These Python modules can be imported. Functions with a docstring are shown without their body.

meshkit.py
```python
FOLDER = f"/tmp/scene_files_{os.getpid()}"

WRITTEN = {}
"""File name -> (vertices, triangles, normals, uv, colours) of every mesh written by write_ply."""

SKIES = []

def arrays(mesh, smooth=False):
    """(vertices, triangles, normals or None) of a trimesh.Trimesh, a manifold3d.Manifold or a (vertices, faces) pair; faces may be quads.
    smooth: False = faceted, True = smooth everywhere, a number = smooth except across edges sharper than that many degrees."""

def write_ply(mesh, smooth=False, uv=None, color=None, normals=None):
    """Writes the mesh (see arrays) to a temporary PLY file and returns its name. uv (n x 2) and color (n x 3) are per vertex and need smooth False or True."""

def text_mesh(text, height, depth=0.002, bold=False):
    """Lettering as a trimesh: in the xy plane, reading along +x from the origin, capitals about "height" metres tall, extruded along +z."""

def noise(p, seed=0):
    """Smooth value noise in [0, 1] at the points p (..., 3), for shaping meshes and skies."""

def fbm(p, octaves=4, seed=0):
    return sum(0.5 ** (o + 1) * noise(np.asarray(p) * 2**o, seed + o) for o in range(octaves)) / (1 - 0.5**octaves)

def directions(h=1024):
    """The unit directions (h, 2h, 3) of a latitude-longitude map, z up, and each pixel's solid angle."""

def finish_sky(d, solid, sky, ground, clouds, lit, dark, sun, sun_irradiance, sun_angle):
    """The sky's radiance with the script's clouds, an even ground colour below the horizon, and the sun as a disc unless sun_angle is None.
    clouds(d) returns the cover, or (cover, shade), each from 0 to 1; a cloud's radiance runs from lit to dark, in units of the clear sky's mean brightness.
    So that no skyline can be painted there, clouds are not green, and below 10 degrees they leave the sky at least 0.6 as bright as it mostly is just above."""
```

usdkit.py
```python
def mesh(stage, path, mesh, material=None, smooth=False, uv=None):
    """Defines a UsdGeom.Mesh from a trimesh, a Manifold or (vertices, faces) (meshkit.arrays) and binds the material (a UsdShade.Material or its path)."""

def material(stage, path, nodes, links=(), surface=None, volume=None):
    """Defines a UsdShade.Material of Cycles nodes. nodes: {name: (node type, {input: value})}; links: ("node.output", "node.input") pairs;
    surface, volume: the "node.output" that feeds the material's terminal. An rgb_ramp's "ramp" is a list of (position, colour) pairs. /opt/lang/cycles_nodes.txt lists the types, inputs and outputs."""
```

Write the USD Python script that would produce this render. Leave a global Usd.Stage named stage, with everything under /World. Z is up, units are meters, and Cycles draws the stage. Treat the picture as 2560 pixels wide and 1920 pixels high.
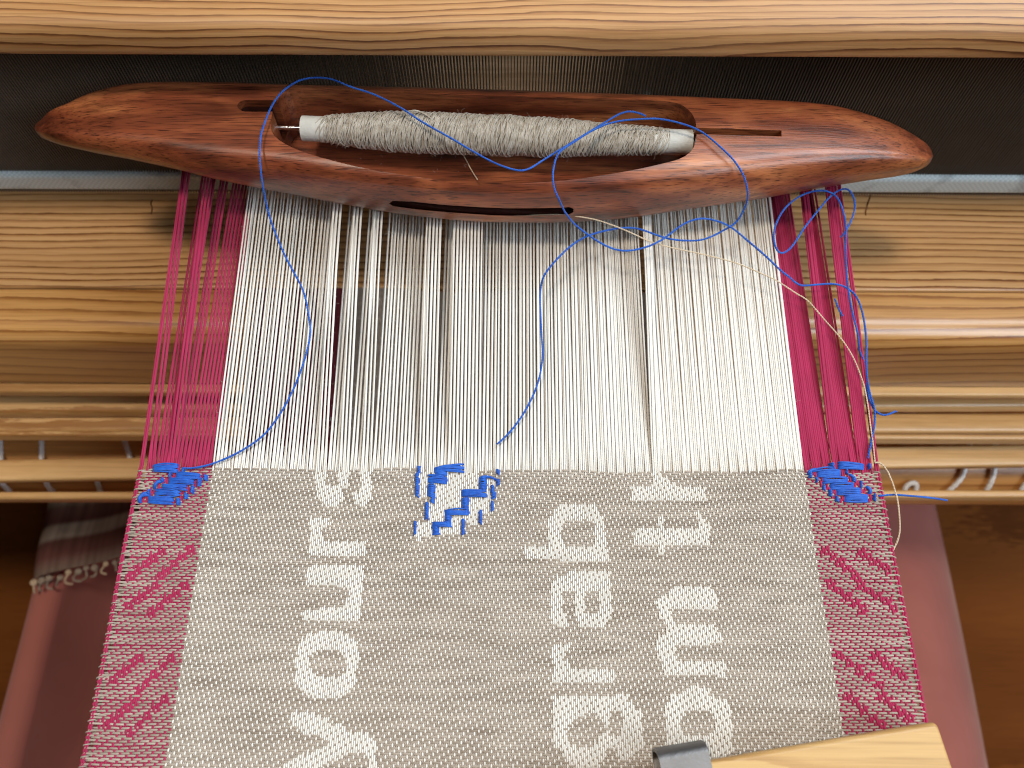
import math, random
import numpy as np
import trimesh, shapely
import manifold3d as m3
from shapely.geometry import Polygon
from pxr import Usd, UsdGeom, UsdLux, UsdShade, Gf, Sdf, Vt
import usdkit, meshkit

stage = Usd.Stage.CreateInMemory()
UsdGeom.SetStageUpAxis(stage, UsdGeom.Tokens.z)
UsdGeom.SetStageMetersPerUnit(stage, 1.0)
UsdGeom.Xform.Define(stage, '/World')
UsdGeom.Scope.Define(stage, '/World/Looks')
rng = np.random.default_rng(7)
random.seed(7)

# ------------------------------------------------------------------ camera
W, H, FPX = 2560, 1920, 2071.0
PITCH, ROLL = math.radians(65.5), math.radians(0.22)
F = np.array([0, math.cos(PITCH), -math.sin(PITCH)])
U0 = np.array([0, math.sin(PITCH), math.cos(PITCH)])
R0 = np.array([1.0, 0, 0])
R = R0 * math.cos(ROLL) + U0 * math.sin(ROLL)
U = U0 * math.cos(ROLL) - R0 * math.sin(ROLL)
C = np.array([0.0, -0.0868, 0.2585])
cam = UsdGeom.Camera.Define(stage, '/World/camera')
cam.CreateHorizontalApertureAttr(36.0)
cam.CreateVerticalApertureAttr(27.0)
cam.CreateFocalLengthAttr(36.0 * FPX / W)
cam.CreateFStopAttr(36.0 * FPX / W / 2.0)
cam.CreateFocusDistanceAttr(0.272)
cam.CreateClippingRangeAttr(Gf.Vec2f(0.01, 50))
cam.CreateExposureAttr(0.0)
M4 = Gf.Matrix4d(*[float(v) for v in (*R, 0, *U, 0, *(-F), 0, *C, 1)])
cam.AddTransformOp().Set(M4)


def ray(x, y):
    return F + (x - W / 2) / FPX * R + (H / 2 - y) / FPX * U


def atz(x, y, z):
    d = ray(x, y)
    return C + d * (z - C[2]) / d[2]


def aty(x, y, Y):
    d = ray(x, y)
    return C + d * (Y - C[1]) / d[1]


def project(P):
    q = np.asarray(P) - C
    dep = q @ F
    return W / 2 + FPX * (q @ R) / dep, H / 2 - FPX * (q @ U) / dep


# ------------------------------------------------------------------ light (a room: ceiling lamp, window, pale ceiling bounce)
def aim(prim, pos, target):
    p, t = np.array(pos, float), np.array(target, float)
    zax = (p - t) / np.linalg.norm(p - t)
    xax = np.cross([0, 0, 1.0], zax)
    if np.linalg.norm(xax) < 1e-5:
        xax = np.array([1.0, 0, 0])
    xax /= np.linalg.norm(xax)
    yax = np.cross(zax, xax)
    UsdGeom.Xformable(prim).AddTransformOp().Set(Gf.Matrix4d(*[float(v) for v in (*xax, 0, *yax, 0, *zax, 0, *p, 1)]))


def rect(name, pos, target, w, h, intensity, color):
    l = UsdLux.RectLight.Define(stage, '/World/' + name)
    l.CreateWidthAttr(w); l.CreateHeightAttr(h); l.CreateIntensityAttr(intensity); l.CreateColorAttr(Gf.Vec3f(*color))
    aim(l.GetPrim(), pos, target)


rect('ceiling_lamp', (-0.36, -0.10, 1.70), (0, 0.1, 0), 0.24, 0.24, 92, (1.0, 0.86, 0.70))
rect('window_light', (0.95, 0.85, 1.45), (0.1, 0.08, 0), 1.1, 1.1, 9.5, (0.84, 0.93, 1.0))
rect('side_window_light', (1.30, -0.80, 1.50), (0.1, 0.0, 0), 1.0, 1.2, 8.2, (0.80, 0.91, 1.0))


# ------------------------------------------------------------------ materials
def hexc(*rgb):
    return tuple(((c / 255) / 12.92 if c / 255 <= 0.04045 else ((c / 255 + 0.055) / 1.055) ** 2.4) for c in rgb)


def pine(name, light, mid, dark, yc, zc, freq, amp=1.0, xs=7.0, rough=0.38, spec=0.45, seed=0.0, coat=0.25):
    n = {
        'g': ('geometry', {}),
        'mp': ('mapping', {'scale': (xs, 9, 9), 'location': (seed, seed * 0.7, 0)}),
        'n1': ('noise_texture', {'scale': 1.0, 'detail': 2.5, 'roughness': 0.5}),
        'sp': ('separate_xyz', {}),
        'dy': ('math', {'math_type': 'subtract', 'value2': yc}),
        'dz': ('math', {'math_type': 'subtract', 'value2': zc}),
        'cv': ('combine_xyz', {'x': 0.0}),
        'ln': ('vector_math', {'math_type': 'length'}),
        'fr': ('math', {'math_type': 'multiply', 'value2': freq}),
        'am0': ('math', {'math_type': 'multiply_add', 'value2': 6.0 * amp}),
        'mj': ('mapping', {'scale': (60, 420, 420)}), 'nj': ('noise_texture', {'scale': 1.0, 'detail': 3.0, 'roughness': 0.65}), 'am': ('math', {'math_type': 'multiply_add', 'value2': 0.42}),
        'fc': ('math', {'math_type': 'fraction'}),
        'rp': ('rgb_ramp', {'ramp': [(0, light), (0.40, light), (0.68, mid), (0.84, dark), (0.95, dark), (1.0, light)]}),
        'fl': ('math', {'math_type': 'floor'}), 'wn': ('combine_xyz', {'z': 0.3}), 'fl7': ('math', {'math_type': 'multiply', 'value2': 7.37}), 'x4': ('math', {'math_type': 'multiply', 'value2': 5.0}),
        'nr': ('noise_texture', {'scale': 1.0, 'detail': 1.0}), 'mrr': ('map_range', {'from_min': 0.3, 'from_max': 0.62, 'to_min': 0.25, 'to_max': 1.0, 'clamp': True}),
        'mxr': ('mix_color', {'blend_type': 'mix', 'a': tuple(0.55 * a_ + 0.45 * b_ for a_, b_ in zip(light, mid))}),
        'mf': ('mapping', {'scale': (22, 900, 900)}),
        'nf': ('noise_texture', {'scale': 1.0, 'detail': 3.0, 'roughness': 0.6}),
        'rf': ('rgb_ramp', {'ramp': [(0.28, (0.70, 0.64, 0.56)), (0.5, (0.98, 0.97, 0.96)), (0.7, (1.08, 1.08, 1.08))]}),
        'mb': ('mapping', {'scale': (4, 14, 14), 'location': (3.1 + seed, 0, 0)}),
        'nb': ('noise_texture', {'scale': 1.0, 'detail': 3.0}),
        'rb': ('rgb_ramp', {'ramp': [(0.3, (0.80, 0.74, 0.66)), (0.65, (1.08, 1.06, 1.03))]}),
        'm1': ('mix_color', {'blend_type': 'multiply', 'fac': 0.75, 'use_clamp': False}),
        'm2': ('mix_color', {'blend_type': 'multiply', 'fac': 0.8, 'use_clamp': False}),
        # faint scratches and specks in the lacquer
        'bp': ('bump', {'strength': 0.25, 'distance': 0.0004}),
        'mr': ('map_range', {'from_min': 0.3, 'from_max': 0.7, 'to_min': rough - 0.06, 'to_max': rough + 0.12}),
        'p': ('principled_bsdf', {'specular_ior_level': spec, 'coat_weight': coat, 'coat_roughness': 0.20 if coat > 0.6 else 0.28}),
    }
    L = [('g.position', 'mp.vector'), ('mp.vector', 'n1.vector'), ('g.position', 'sp.vector'), ('sp.y', 'dy.value1'), ('sp.z', 'dz.value1'),
         ('dy.value', 'cv.y'), ('dz.value', 'cv.z'), ('cv.vector', 'ln.vector1'), ('ln.value', 'fr.value1'), ('n1.fac', 'am0.value1'), ('fr.value', 'am0.value3'), ('g.position', 'mj.vector'), ('mj.vector', 'nj.vector'), ('nj.fac', 'am.value1'), ('am0.value', 'am.value3'),
         ('am.value', 'fc.value1'), ('fc.value', 'rp.fac'), ('am.value', 'fl.value1'), ('fl.value', 'fl7.value1'), ('sp.x', 'x4.value1'), ('fl7.value', 'wn.x'), ('x4.value', 'wn.y'), ('wn.vector', 'nr.vector'), ('nr.fac', 'mrr.value'), ('mrr.result', 'mxr.fac'), ('rp.color', 'mxr.b'), ('g.position', 'mf.vector'), ('mf.vector', 'nf.vector'), ('nf.fac', 'rf.fac'),
         ('g.position', 'mb.vector'), ('mb.vector', 'nb.vector'), ('nb.fac', 'rb.fac'),
         ('mxr.result', 'm1.a'), ('rf.color', 'm1.b'), ('m1.result', 'm2.a'), ('rb.color', 'm2.b'), ('m2.result', 'p.base_color'),
         ('nf.fac', 'bp.height'), ('bp.normal', 'p.normal'), ('nb.fac', 'mr.value'), ('mr.result', 'p.roughness')]
    return usdkit.material(stage, '/World/Looks/' + name, n, L, 'p.BSDF')


def yarn(name, c1, c2, rough=0.75, sheen=0.25, along=(300, 60, 300), spec=0.25, trans=0.0):
    """Spun thread: tone differs from thread to thread and along each thread."""
    n = {
        'g': ('geometry', {}),
        'mp': ('mapping', {'scale': along}),
        'n': ('noise_texture', {'scale': 1.0, 'detail': 3.0, 'roughness': 0.6}),
        'a': ('math', {'math_type': 'multiply_add', 'value2': 0.55, 'value3': 0.0}),
        'b': ('math', {'math_type': 'multiply_add', 'value2': 0.45}),
        'rp': ('rgb_ramp', {'ramp': [(0.15, c1), (0.75, c2)]}),
        'nb': ('noise_texture', {'scale': 5200.0, 'detail': 1.0}),
        'bp': ('bump', {'strength': 0.45, 'distance': 0.00012}),
        'p': ('principled_bsdf', {'roughness': rough, 'sheen_weight': sheen, 'sheen_roughness': 0.5, 'specular_ior_level': spec}),
    }
    L = [('g.position', 'mp.vector'), ('mp.vector', 'n.vector'), ('g.position', 'nb.vector'), ('n.fac', 'a.value1'), ('g.random_per_island', 'b.value1'), ('a.value', 'b.value3'),
         ('b.value', 'rp.fac'), ('rp.color', 'p.base_color'), ('nb.fac', 'bp.height'), ('bp.normal', 'p.normal')]
    return usdkit.material(stage, '/World/Looks/' + name, n, L, 'p.BSDF')


def plain(name, col, rough=0.5, metallic=0.0, spec=0.5, vary=0.15, scale=60.0, bump=0.0, bumpscale=900.0, sheen=0.0):
    c1 = tuple(v * (1 - vary) for v in col); c2 = tuple(min(1, v * (1 + vary)) for v in col)
    n = {'g': ('geometry', {}), 'n': ('noise_texture', {'scale': scale, 'detail': 4.0}), 'rp': ('rgb_ramp', {'ramp': [(0.3, c1), (0.7, c2)]}),
         'nb': ('noise_texture', {'scale': bumpscale, 'detail': 2.0}), 'bp': ('bump', {'strength': bump, 'distance': 0.0006}),
         'p': ('principled_bsdf', {'roughness': rough, 'metallic': metallic, 'specular_ior_level': spec, 'sheen_weight': sheen})}
    L = [('g.position', 'n.vector'), ('n.fac', 'rp.fac'), ('rp.color', 'p.base_color'), ('g.position', 'nb.vector'), ('nb.fac', 'bp.height')]
    if bump:
        L.append(('bp.normal', 'p.normal'))
    return usdkit.material(stage, '/World/Looks/' + name, n, L, 'p.BSDF')


PL, PM, PD = hexc(186, 143, 96), hexc(166, 118, 72), hexc(98, 58, 30)
M_cap = pine('pine_beater_cap', PL, PM, PD, 0.0, -0.02, 430, amp=1.5, xs=4.5, seed=0.3, coat=0.06, rough=0.5)
M_sole = pine('pine_beater_sole', hexc(204, 162, 113), hexc(184, 137, 87), hexc(120, 75, 39), -0.10, -0.12, 300, amp=1.1, xs=3.0, seed=2.2, rough=0.33, coat=0.4)
M_sole2 = pine('pine_sole_front', hexc(198, 150, 92), hexc(182, 132, 74), hexc(132, 82, 38), -0.05, -0.16, 230, amp=0.8, xs=3.0, seed=5.2, rough=0.30, coat=0.8)
M_bar = pine('pine_bars', hexc(216, 178, 126), hexc(202, 160, 106), hexc(158, 110, 60), 0.02, -0.35, 110, amp=0.5, xs=2, seed=9.2)
M_roll = pine('pine_roller', hexc(206, 152, 90), hexc(190, 134, 74), hexc(150, 96, 46), 0.07, -0.235, 330, amp=0.3, xs=3, seed=4.1)
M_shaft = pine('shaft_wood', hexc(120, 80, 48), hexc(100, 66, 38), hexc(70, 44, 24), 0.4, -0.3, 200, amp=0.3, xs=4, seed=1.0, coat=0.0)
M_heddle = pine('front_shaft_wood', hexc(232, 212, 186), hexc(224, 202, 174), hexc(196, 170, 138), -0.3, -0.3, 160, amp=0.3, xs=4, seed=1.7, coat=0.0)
M_temple = pine('birch_temple', hexc(206, 170, 114), hexc(202, 163, 106), hexc(180, 138, 84), 0.0, -0.09, 120, amp=0.5, xs=9, seed=3.0, rough=0.45, coat=0.1)
M_floor = pine('floor_wood', hexc(128, 76, 36), hexc(112, 64, 30), hexc(84, 46, 20), 0.2, -2.0, 40, amp=0.5, xs=2, seed=6.0, coat=0.0, rough=0.8, spec=0.08)

# mahogany of the shuttle: red brown, dark pores along the grain, paler flame figure
mn = {
    'g': ('geometry', {}),
    'm0': ('mapping', {'scale': (17, 60, 60), 'location': (0.9, 0, 0)}), 'n0': ('noise_texture', {'scale': 1.0, 'detail': 4.0, 'roughness': 0.55, 'distortion': 0.6}),
    'r0': ('rgb_ramp', {'ramp': [(0.26, hexc(80, 36, 22)), (0.44, hexc(124, 63, 38)), (0.56, hexc(152, 86, 53)), (0.72, hexc(196, 126, 78))]}),
    'm1': ('mapping', {'scale': (110, 2200, 2200), 'rotation': (0, 0, -0.06)}), 'n1': ('noise_texture', {'scale': 1.0, 'detail': 2.0, 'roughness': 0.5}),
    'r1': ('rgb_ramp', {'ramp': [(0.33, (0.22, 0.16, 0.14)), (0.43, (0.90, 0.88, 0.86)), (0.7, (1.10, 1.08, 1.05))]}),
    'm2': ('mapping', {'scale': (26, 320, 320), 'rotation': (0, 0, -0.05)}), 'n2': ('noise_texture', {'scale': 1.0, 'detail': 3.0, 'roughness': 0.6}),
    'r2': ('rgb_ramp', {'ramp': [(0.32, (0.40, 0.34, 0.31)), (0.5, (0.98, 0.97, 0.96)), (0.70, (1.20, 1.16, 1.10))]}),
    'x1': ('mix_color', {'blend_type': 'multiply', 'fac': 0.9, 'use_clamp': False}), 'x2': ('mix_color', {'blend_type': 'multiply', 'fac': 0.9, 'use_clamp': False}),
    'bp': ('bump', {'strength': 0.35, 'distance': 0.0003}),
    'p': ('principled_bsdf', {'roughness': 0.40, 'specular_ior_level': 0.5, 'coat_weight': 0.4, 'coat_roughness': 0.27}),
}
M_mahog = usdkit.material(stage, '/World/Looks/mahogany', mn, [
    ('g.position', 'm0.vector'), ('m0.vector', 'n0.vector'), ('n0.fac', 'r0.fac'), ('g.position', 'm1.vector'), ('m1.vector', 'n1.vector'), ('n1.fac', 'r1.fac'),
    ('g.position', 'm2.vector'), ('m2.vector', 'n2.vector'), ('n2.fac', 'r2.fac'),
    ('r0.color', 'x1.a'), ('r1.color', 'x1.b'), ('x1.result', 'x2.a'), ('r2.color', 'x2.b'), ('x2.result', 'p.base_color'), ('n1.fac', 'bp.height'), ('bp.normal', 'p.normal')], 'p.BSDF')

M_white = yarn('white_cotton', hexc(220, 216, 208), hexc(243, 240, 234), along=(200, 40, 200))
M_magenta = yarn('magenta_cotton', hexc(150, 28, 68), hexc(196, 48, 98), along=(200, 50, 200), sheen=0.15)
M_linen = yarn('linen_weft', hexc(134, 120, 106), hexc(228, 216, 202), along=(60, 420, 420), rough=0.6, sheen=0.2)
M_bobyarn = yarn('linen_on_bobbin', hexc(156, 145, 129), hexc(255, 250, 240), along=(400, 400, 400), rough=0.55, sheen=0.3)
M_blue = yarn('blue_cotton', hexc(6, 68, 168), hexc(24, 128, 232), along=(500, 500, 500), rough=0.5, sheen=0.2, spec=0.4)
M_cream = yarn('cream_linen', hexc(200, 178, 150), hexc(226, 210, 186), along=(300, 300, 300))
M_cord = yarn('white_cord', hexc(228, 228, 228), hexc(248, 248, 250), along=(600, 600, 600))
M_paper = plain('quill_paper', hexc(206, 206, 200), rough=0.75, vary=0.08, scale=220, bump=0.3)
M_slot_shade = plain('slot_shade_brown', hexc(58, 24, 15), rough=0.7, vary=0.3, scale=300, spec=0.2)  # dark brown put in for the shade deep in the slots
M_steel = plain('steel', (0.72, 0.72, 0.74), rough=0.18, metallic=1.0, vary=0.03)
M_clip = plain('clip_steel', (0.20, 0.195, 0.195), rough=0.5, metallic=1.0, vary=0.12, scale=140, bump=0.15)
M_dent = plain('reed_steel', (0.11, 0.085, 0.068), rough=0.4, metallic=0.0, vary=0.1, scale=90)
M_rose = plain('rose_velvet', hexc(178, 110, 101), rough=0.9, vary=0.14, scale=16, bump=0.5, bumpscale=1400, sheen=0.35, spec=0.1)

# tape wrapped reed binding: pale blue grey canvas with dark ink specks
tn = {'g': ('geometry', {}), 'm': ('mapping', {'scale': (900, 900, 900)}), 'c': ('checker_texture', {'scale': 1.0, 'color1': hexc(188, 200, 204), 'color2': hexc(206, 216, 218)}),
      'n': ('noise_texture', {'scale': 55.0, 'detail': 5.0}), 'r': ('rgb_ramp', {'ramp': [(0.30, (0.42, 0.42, 0.43)), (0.44, (1, 1, 1))]}),
      'x': ('mix_color', {'blend_type': 'multiply', 'fac': 0.8}), 'bp': ('bump', {'strength': 0.3, 'distance': 0.0005}), 'p': ('principled_bsdf', {'roughness': 0.55})}
M_tape = usdkit.material(stage, '/World/Looks/reed_tape', tn, [('g.position', 'm.vector'), ('m.vector', 'c.vector'), ('g.position', 'n.vector'), ('n.fac', 'r.fac'), ('c.color', 'x.a'), ('r.color', 'x.b'),
                                                              ('x.result', 'p.base_color'), ('c.fac', 'bp.height'), ('bp.normal', 'p.normal')], 'p.BSDF')

# striped rug: pale warp streaks, brown and pink bands across
sn = {'g': ('geometry', {}), 'sp': ('separate_xyz', {}), 'o': ('texture_coordinate', {}), 'so': ('separate_xyz', {}),
      'ry': ('rgb_ramp', {'interpolate': True, 'ramp': [(0.0, hexc(128, 112, 104)), (0.06, hexc(126, 96, 90)), (0.10, hexc(116, 72, 68)), (0.19, hexc(124, 80, 74)), (0.22, hexc(206, 192, 176)), (0.29, hexc(210, 198, 182)), (0.32, hexc(120, 76, 70)),
                                                    (0.42, hexc(132, 98, 88)), (0.47, hexc(186, 182, 160)), (1.0, hexc(196, 192, 170))]}),
      'ms': ('mapping', {'scale': (260, 6, 6)}), 'n': ('noise_texture', {'scale': 1.0, 'detail': 3.0}), 'rn': ('rgb_ramp', {'ramp': [(0.3, (0.62, 0.58, 0.52)), (0.65, (1.1, 1.08, 1.02))]}),
      'x': ('mix_color', {'blend_type': 'multiply', 'fac': 0.9, 'use_clamp': False}), 'w': ('noise_texture', {'scale': 900.0}), 'bp': ('bump', {'strength': 0.6, 'distance': 0.001}), 'p': ('principled_bsdf', {'roughness': 0.9})}
M_striped = usdkit.material(stage, '/World/Looks/striped_rug', sn, [('o.UV', 'so.vector'), ('so.y', 'ry.fac'), ('g.position', 'ms.vector'), ('ms.vector', 'n.vector'), ('n.fac', 'rn.fac'),
                                                                   ('ry.color', 'x.a'), ('rn.color', 'x.b'), ('x.result', 'p.base_color'), ('g.position', 'w.vector'), ('w.fac', 'bp.height'), ('bp.normal', 'p.normal')], 'p.BSDF')
M_undercloth = yarn('grey_undercloth', hexc(130, 122, 116), hexc(168, 160, 152), along=(40, 600, 600))
M_undermaroon = yarn('maroon_undercloth', hexc(84, 22, 36), hexc(120, 36, 56), along=(40, 600, 600))

# ------------------------------------------------------------------ prim helpers
used = {}


def numbered(parent, name):
    k = used.get((parent, name), -1) + 1
    used[(parent, name)] = k
    return name if k == 0 else f'{name}_{k:03d}'


def tag(p, label=None, cat=None, group=None, kind=None):
    for k, v in (('label', label), ('category', cat), ('group', group), ('kind', kind)):
        if v:
            p.SetCustomDataByKey(k, v)
    return p


def thing(name, label, cat, loc=(0, 0, 0), group=None):
    n = numbered('/World', name)
    x = UsdGeom.Xform.Define(stage, '/World/' + n)
    x.AddTranslateOp().Set(Gf.Vec3d(*[float(v) for v in loc]))
    p = x.GetPrim()
    p.SetCustomDataByKey('origin', Gf.Vec3d(*[float(v) for v in loc]))
    return tag(p, label, cat, group)


origins = {}


def obj(name, mesh, mat, parent=None, smooth=False, uv=None, label=None, cat=None, group=None, kind=None):
    path = str(parent.GetPath()) if parent is not None else '/World'
    n = numbered(path, name)
    v, f, _ = meshkit.arrays(mesh, False)
    top = parent
    off = np.zeros(3)
    if parent is not None:
        q = parent
        while q and str(q.GetPath()) != '/World':
            o = q.GetCustomDataByKey('origin')
            if o is not None:
                off = np.array(o)
            q = q.GetParent()
    m = usdkit.mesh(stage, path + '/' + n, (v - off, f), mat, smooth=smooth, uv=uv)
    m.CreateDoubleSidedAttr(True)
    return tag(m.GetPrim(), label, cat, group, kind)


def cat_meshes(ms):
    vs, fs, o = [], [], 0
    for v, f in ms:
        vs.append(v); fs.append(f + o); o += len(v)
    return np.vstack(vs), np.vstack(fs)


def grid_tubes(P, e1, e2, r1, r2, sides):
    """P (T,N,3); e1,e2 (3,) section axes; r1,r2 broadcastable to (T,N)."""
    T, N = P.shape[:2]
    a = (np.arange(sides) + 0.5) * 2 * np.pi / sides
    r1 = np.broadcast_to(r1, (T, N)); r2 = np.broadcast_to(r2, (T, N))
    V = P[:, :, None, :] + r1[:, :, None, None] * np.cos(a)[None, None, :, None] * np.asarray(e1) + r2[:, :, None, None] * np.sin(a)[None, None, :, None] * np.asarray(e2)
    idx = np.arange(T * N * sides).reshape(T, N, sides)
    A = idx[:, :-1, :]; B = idx[:, 1:, :]
    A2 = np.roll(A, -1, 2); B2 = np.roll(B, -1, 2)
    q = np.stack([A, A2, B2, B], -1).reshape(-1, 4)
    return V.reshape(-1, 3), np.vstack([q[:, [0, 1, 2]], q[:, [0, 2, 3]]])


def spline(pts, n):
    pts = np.asarray(pts, float)
    from scipy.interpolate import CubicSpline, PchipInterpolator
    d = np.r_[0, np.cumsum(np.maximum(np.linalg.norm(np.diff(pts, axis=0), axis=1), 1e-9) ** 0.5)]
    t = np.linspace(0, d[-1], n)
    xy = CubicSpline(d, pts[:, :2])(t)
    z = PchipInterpolator(d, pts[:, 2])(t)
    return np.c_[xy, z]


def tube(pts, r, sides=8, caps=True):
    pts = np.asarray(pts, float)
    N = len(pts)
    t = np.gradient(pts, axis=0)
    t /= np.linalg.norm(t, axis=1, keepdims=True) + 1e-12
    ref = np.array([0, 0, 1.0]) if abs(t[0, 2]) < 0.9 else np.array([1.0, 0, 0])
    e1 = np.zeros_like(pts)
    e = np.cross(ref, t[0]); e /= np.linalg.norm(e)
    for i in range(N):
        e = e - (e @ t[i]) * t[i]; e /= np.linalg.norm(e) + 1e-12
        e1[i] = e
    e2 = np.cross(t, e1)
    a = np.arange(sides) * 2 * np.pi / sides
    r = np.broadcast_to(r, (N,))
    V = (pts[:, None] + r[:, None, None] * (np.cos(a)[None, :, None] * e1[:, None] + np.sin(a)[None, :, None] * e2[:, None])).reshape(-1, 3)
    idx = np.arange(N * sides).reshape(N, sides)
    A = idx[:-1]; B = idx[1:]
    q = np.stack([A, np.roll(A, -1, 1), np.roll(B, -1, 1), B], -1).reshape(-1, 4)
    f = np.vstack([q[:, [0, 1, 2]], q[:, [0, 2, 3]]])
    if caps:
        V = np.vstack([V, pts[0] - t[0] * r[0] * 0.5, pts[-1] + t[-1] * r[-1] * 0.5])
        c0, c1 = len(V) - 2, len(V) - 1
        f = np.vstack([f, np.c_[np.full(sides, c0), np.roll(idx[0], -1), idx[0]], np.c_[np.full(sides, c1), idx[-1], np.roll(idx[-1], -1)]])
    return V, f


def rounded_poly(corners, radii, seg=6):
    """2-D polygon with rounded corners."""
    out = []
    n = len(corners)
    P = np.asarray(corners, float)
    for i in range(n):
        a, b, c = P[i - 1], P[i], P[(i + 1) % n]
        u, v = a - b, c - b
        lu, lv = np.linalg.norm(u), np.linalg.norm(v)
        r = min(radii[i], lu * 0.48, lv * 0.48)
        p0, p2 = b + u / lu * r, b + v / lv * r
        for t in np.linspace(0, 1, seg + 1):
            out.append((1 - t) ** 2 * p0 + 2 * t * (1 - t) * b + t * t * p2)
    return np.array(out)


def bar_x(profile_yz, x0, x1, nx=2, slope=0.0, wob=0.0, zslope=0.0):
    """Prism along x of a (y,z) profile; slope shifts y along x."""
    p = np.asarray(profile_yz)
    xs = np.linspace(x0, x1, nx)
    n = len(p)
    V = []
    for x in xs:
        V.append(np.c_[np.full(n, x), p[:, 0] + slope * x + wob * math.sin(x * 9), p[:, 1] + zslope * x])
    V = np.vstack(V)
    idx = np.arange(nx * n).reshape(nx, n)
    A = idx[:-1]; B = idx[1:]
    q = np.stack([A, np.roll(A, -1, 1), np.roll(B, -1, 1), B], -1).reshape(-1, 4)
    f = [q[:, [0, 2, 1]], q[:, [0, 3, 2]]]
    tri = trimesh.creation.triangulate_polygon(Polygon(p), engine='earcut')
    # caps by ear clipping the same ring
    tv, tf = tri
    from scipy.spatial import cKDTree
    k = cKDTree(p).query(tv)[1]
    f.append(k[tf]); f.append((k[tf] + (nx - 1) * n)[:, ::-1])
    return V, np.vstack(f)


def rbox(y0, y1, z0, z1, r):
    return rounded_poly([(y0, z0), (y1, z0), (y1, z1), (y0, z1)], [r] * 4 if np.isscalar(r) else r)


# ------------------------------------------------------------------ the setting behind and below
obj('floor', trimesh.creation.box(bounds=[(-2.5, -2.5, -0.82), (2.5, 2.5, -0.78)]), M_floor, kind='structure')

# ------------------------------------------------------------------ beater and reed
YR = 0.150
ZTAPE0, ZTAPE1 = aty(1280, 481, YR - 0.004)[2], aty(1280, 441, YR - 0.004)[2]
beater = thing('loom_beater', 'pale pine beater frame, its grained cap across the top and its sole below the reed', 'loom beater', (0, 0.16, 0))
ycap = 0.1275
zc0 = aty(1280, 146, ycap + 0.001)[2]
cap = bar_x(rounded_poly([(ycap, zc0), (0.158, zc0 + 0.002), (0.158, zc0 + 0.016), (ycap + 0.001, zc0 + 0.0125)], [0.004, 0.003, 0.003, 0.009], 8), -0.62, 0.62)
obj('beater_cap', cap, M_cap, beater, smooth=40)
ZS = -0.0535
yb0, ys1 = YR + 0.030, atz(1280, 722, ZS)[1]
obj('beater_sole', bar_x(rounded_poly([(ys1, -0.104), (yb0, -0.104), (yb0, ZS), (ys1, ZS)], [0.0005, 0.002, 0.002, 0.0012], 4), -0.62, 0.62), M_sole, beater, smooth=40)
yf = 0.0768
obj('sole_nosing', bar_x(rounded_poly([(yf, -0.1025), (ys1 - 0.0003, -0.1025), (ys1 - 0.0003, ZS - 0.0006), (yf, ZS - 0.0006)], [0.002, 0.0005, 0.0012, 0.017], 12), -0.62, 0.62), M_sole2, beater, smooth=40)
ylip = yf - 0.004
obj('sole_lip', bar_x(rbox(ylip, 0.15, -0.1085, -0.1028, 0.0015), -0.62, 0.62), M_bar, beater, smooth=40)
# old nail dents in the sole: two little filled scars
for (ax, ay, bx, by) in ((2176, 486, 2164, 538), (378, 500, 380, 535)):
    a, b = atz(ax, ay, ZS), atz(bx, by, ZS)
    pts = [a + (b - a) * t + np.array([rng.normal(0, 0.0004), 0, 0]) for t in np.linspace(0, 1, 7)]
    obj('scar', tube(np.array(pts), 0.00035, 5), M_shaft, beater)

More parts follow.
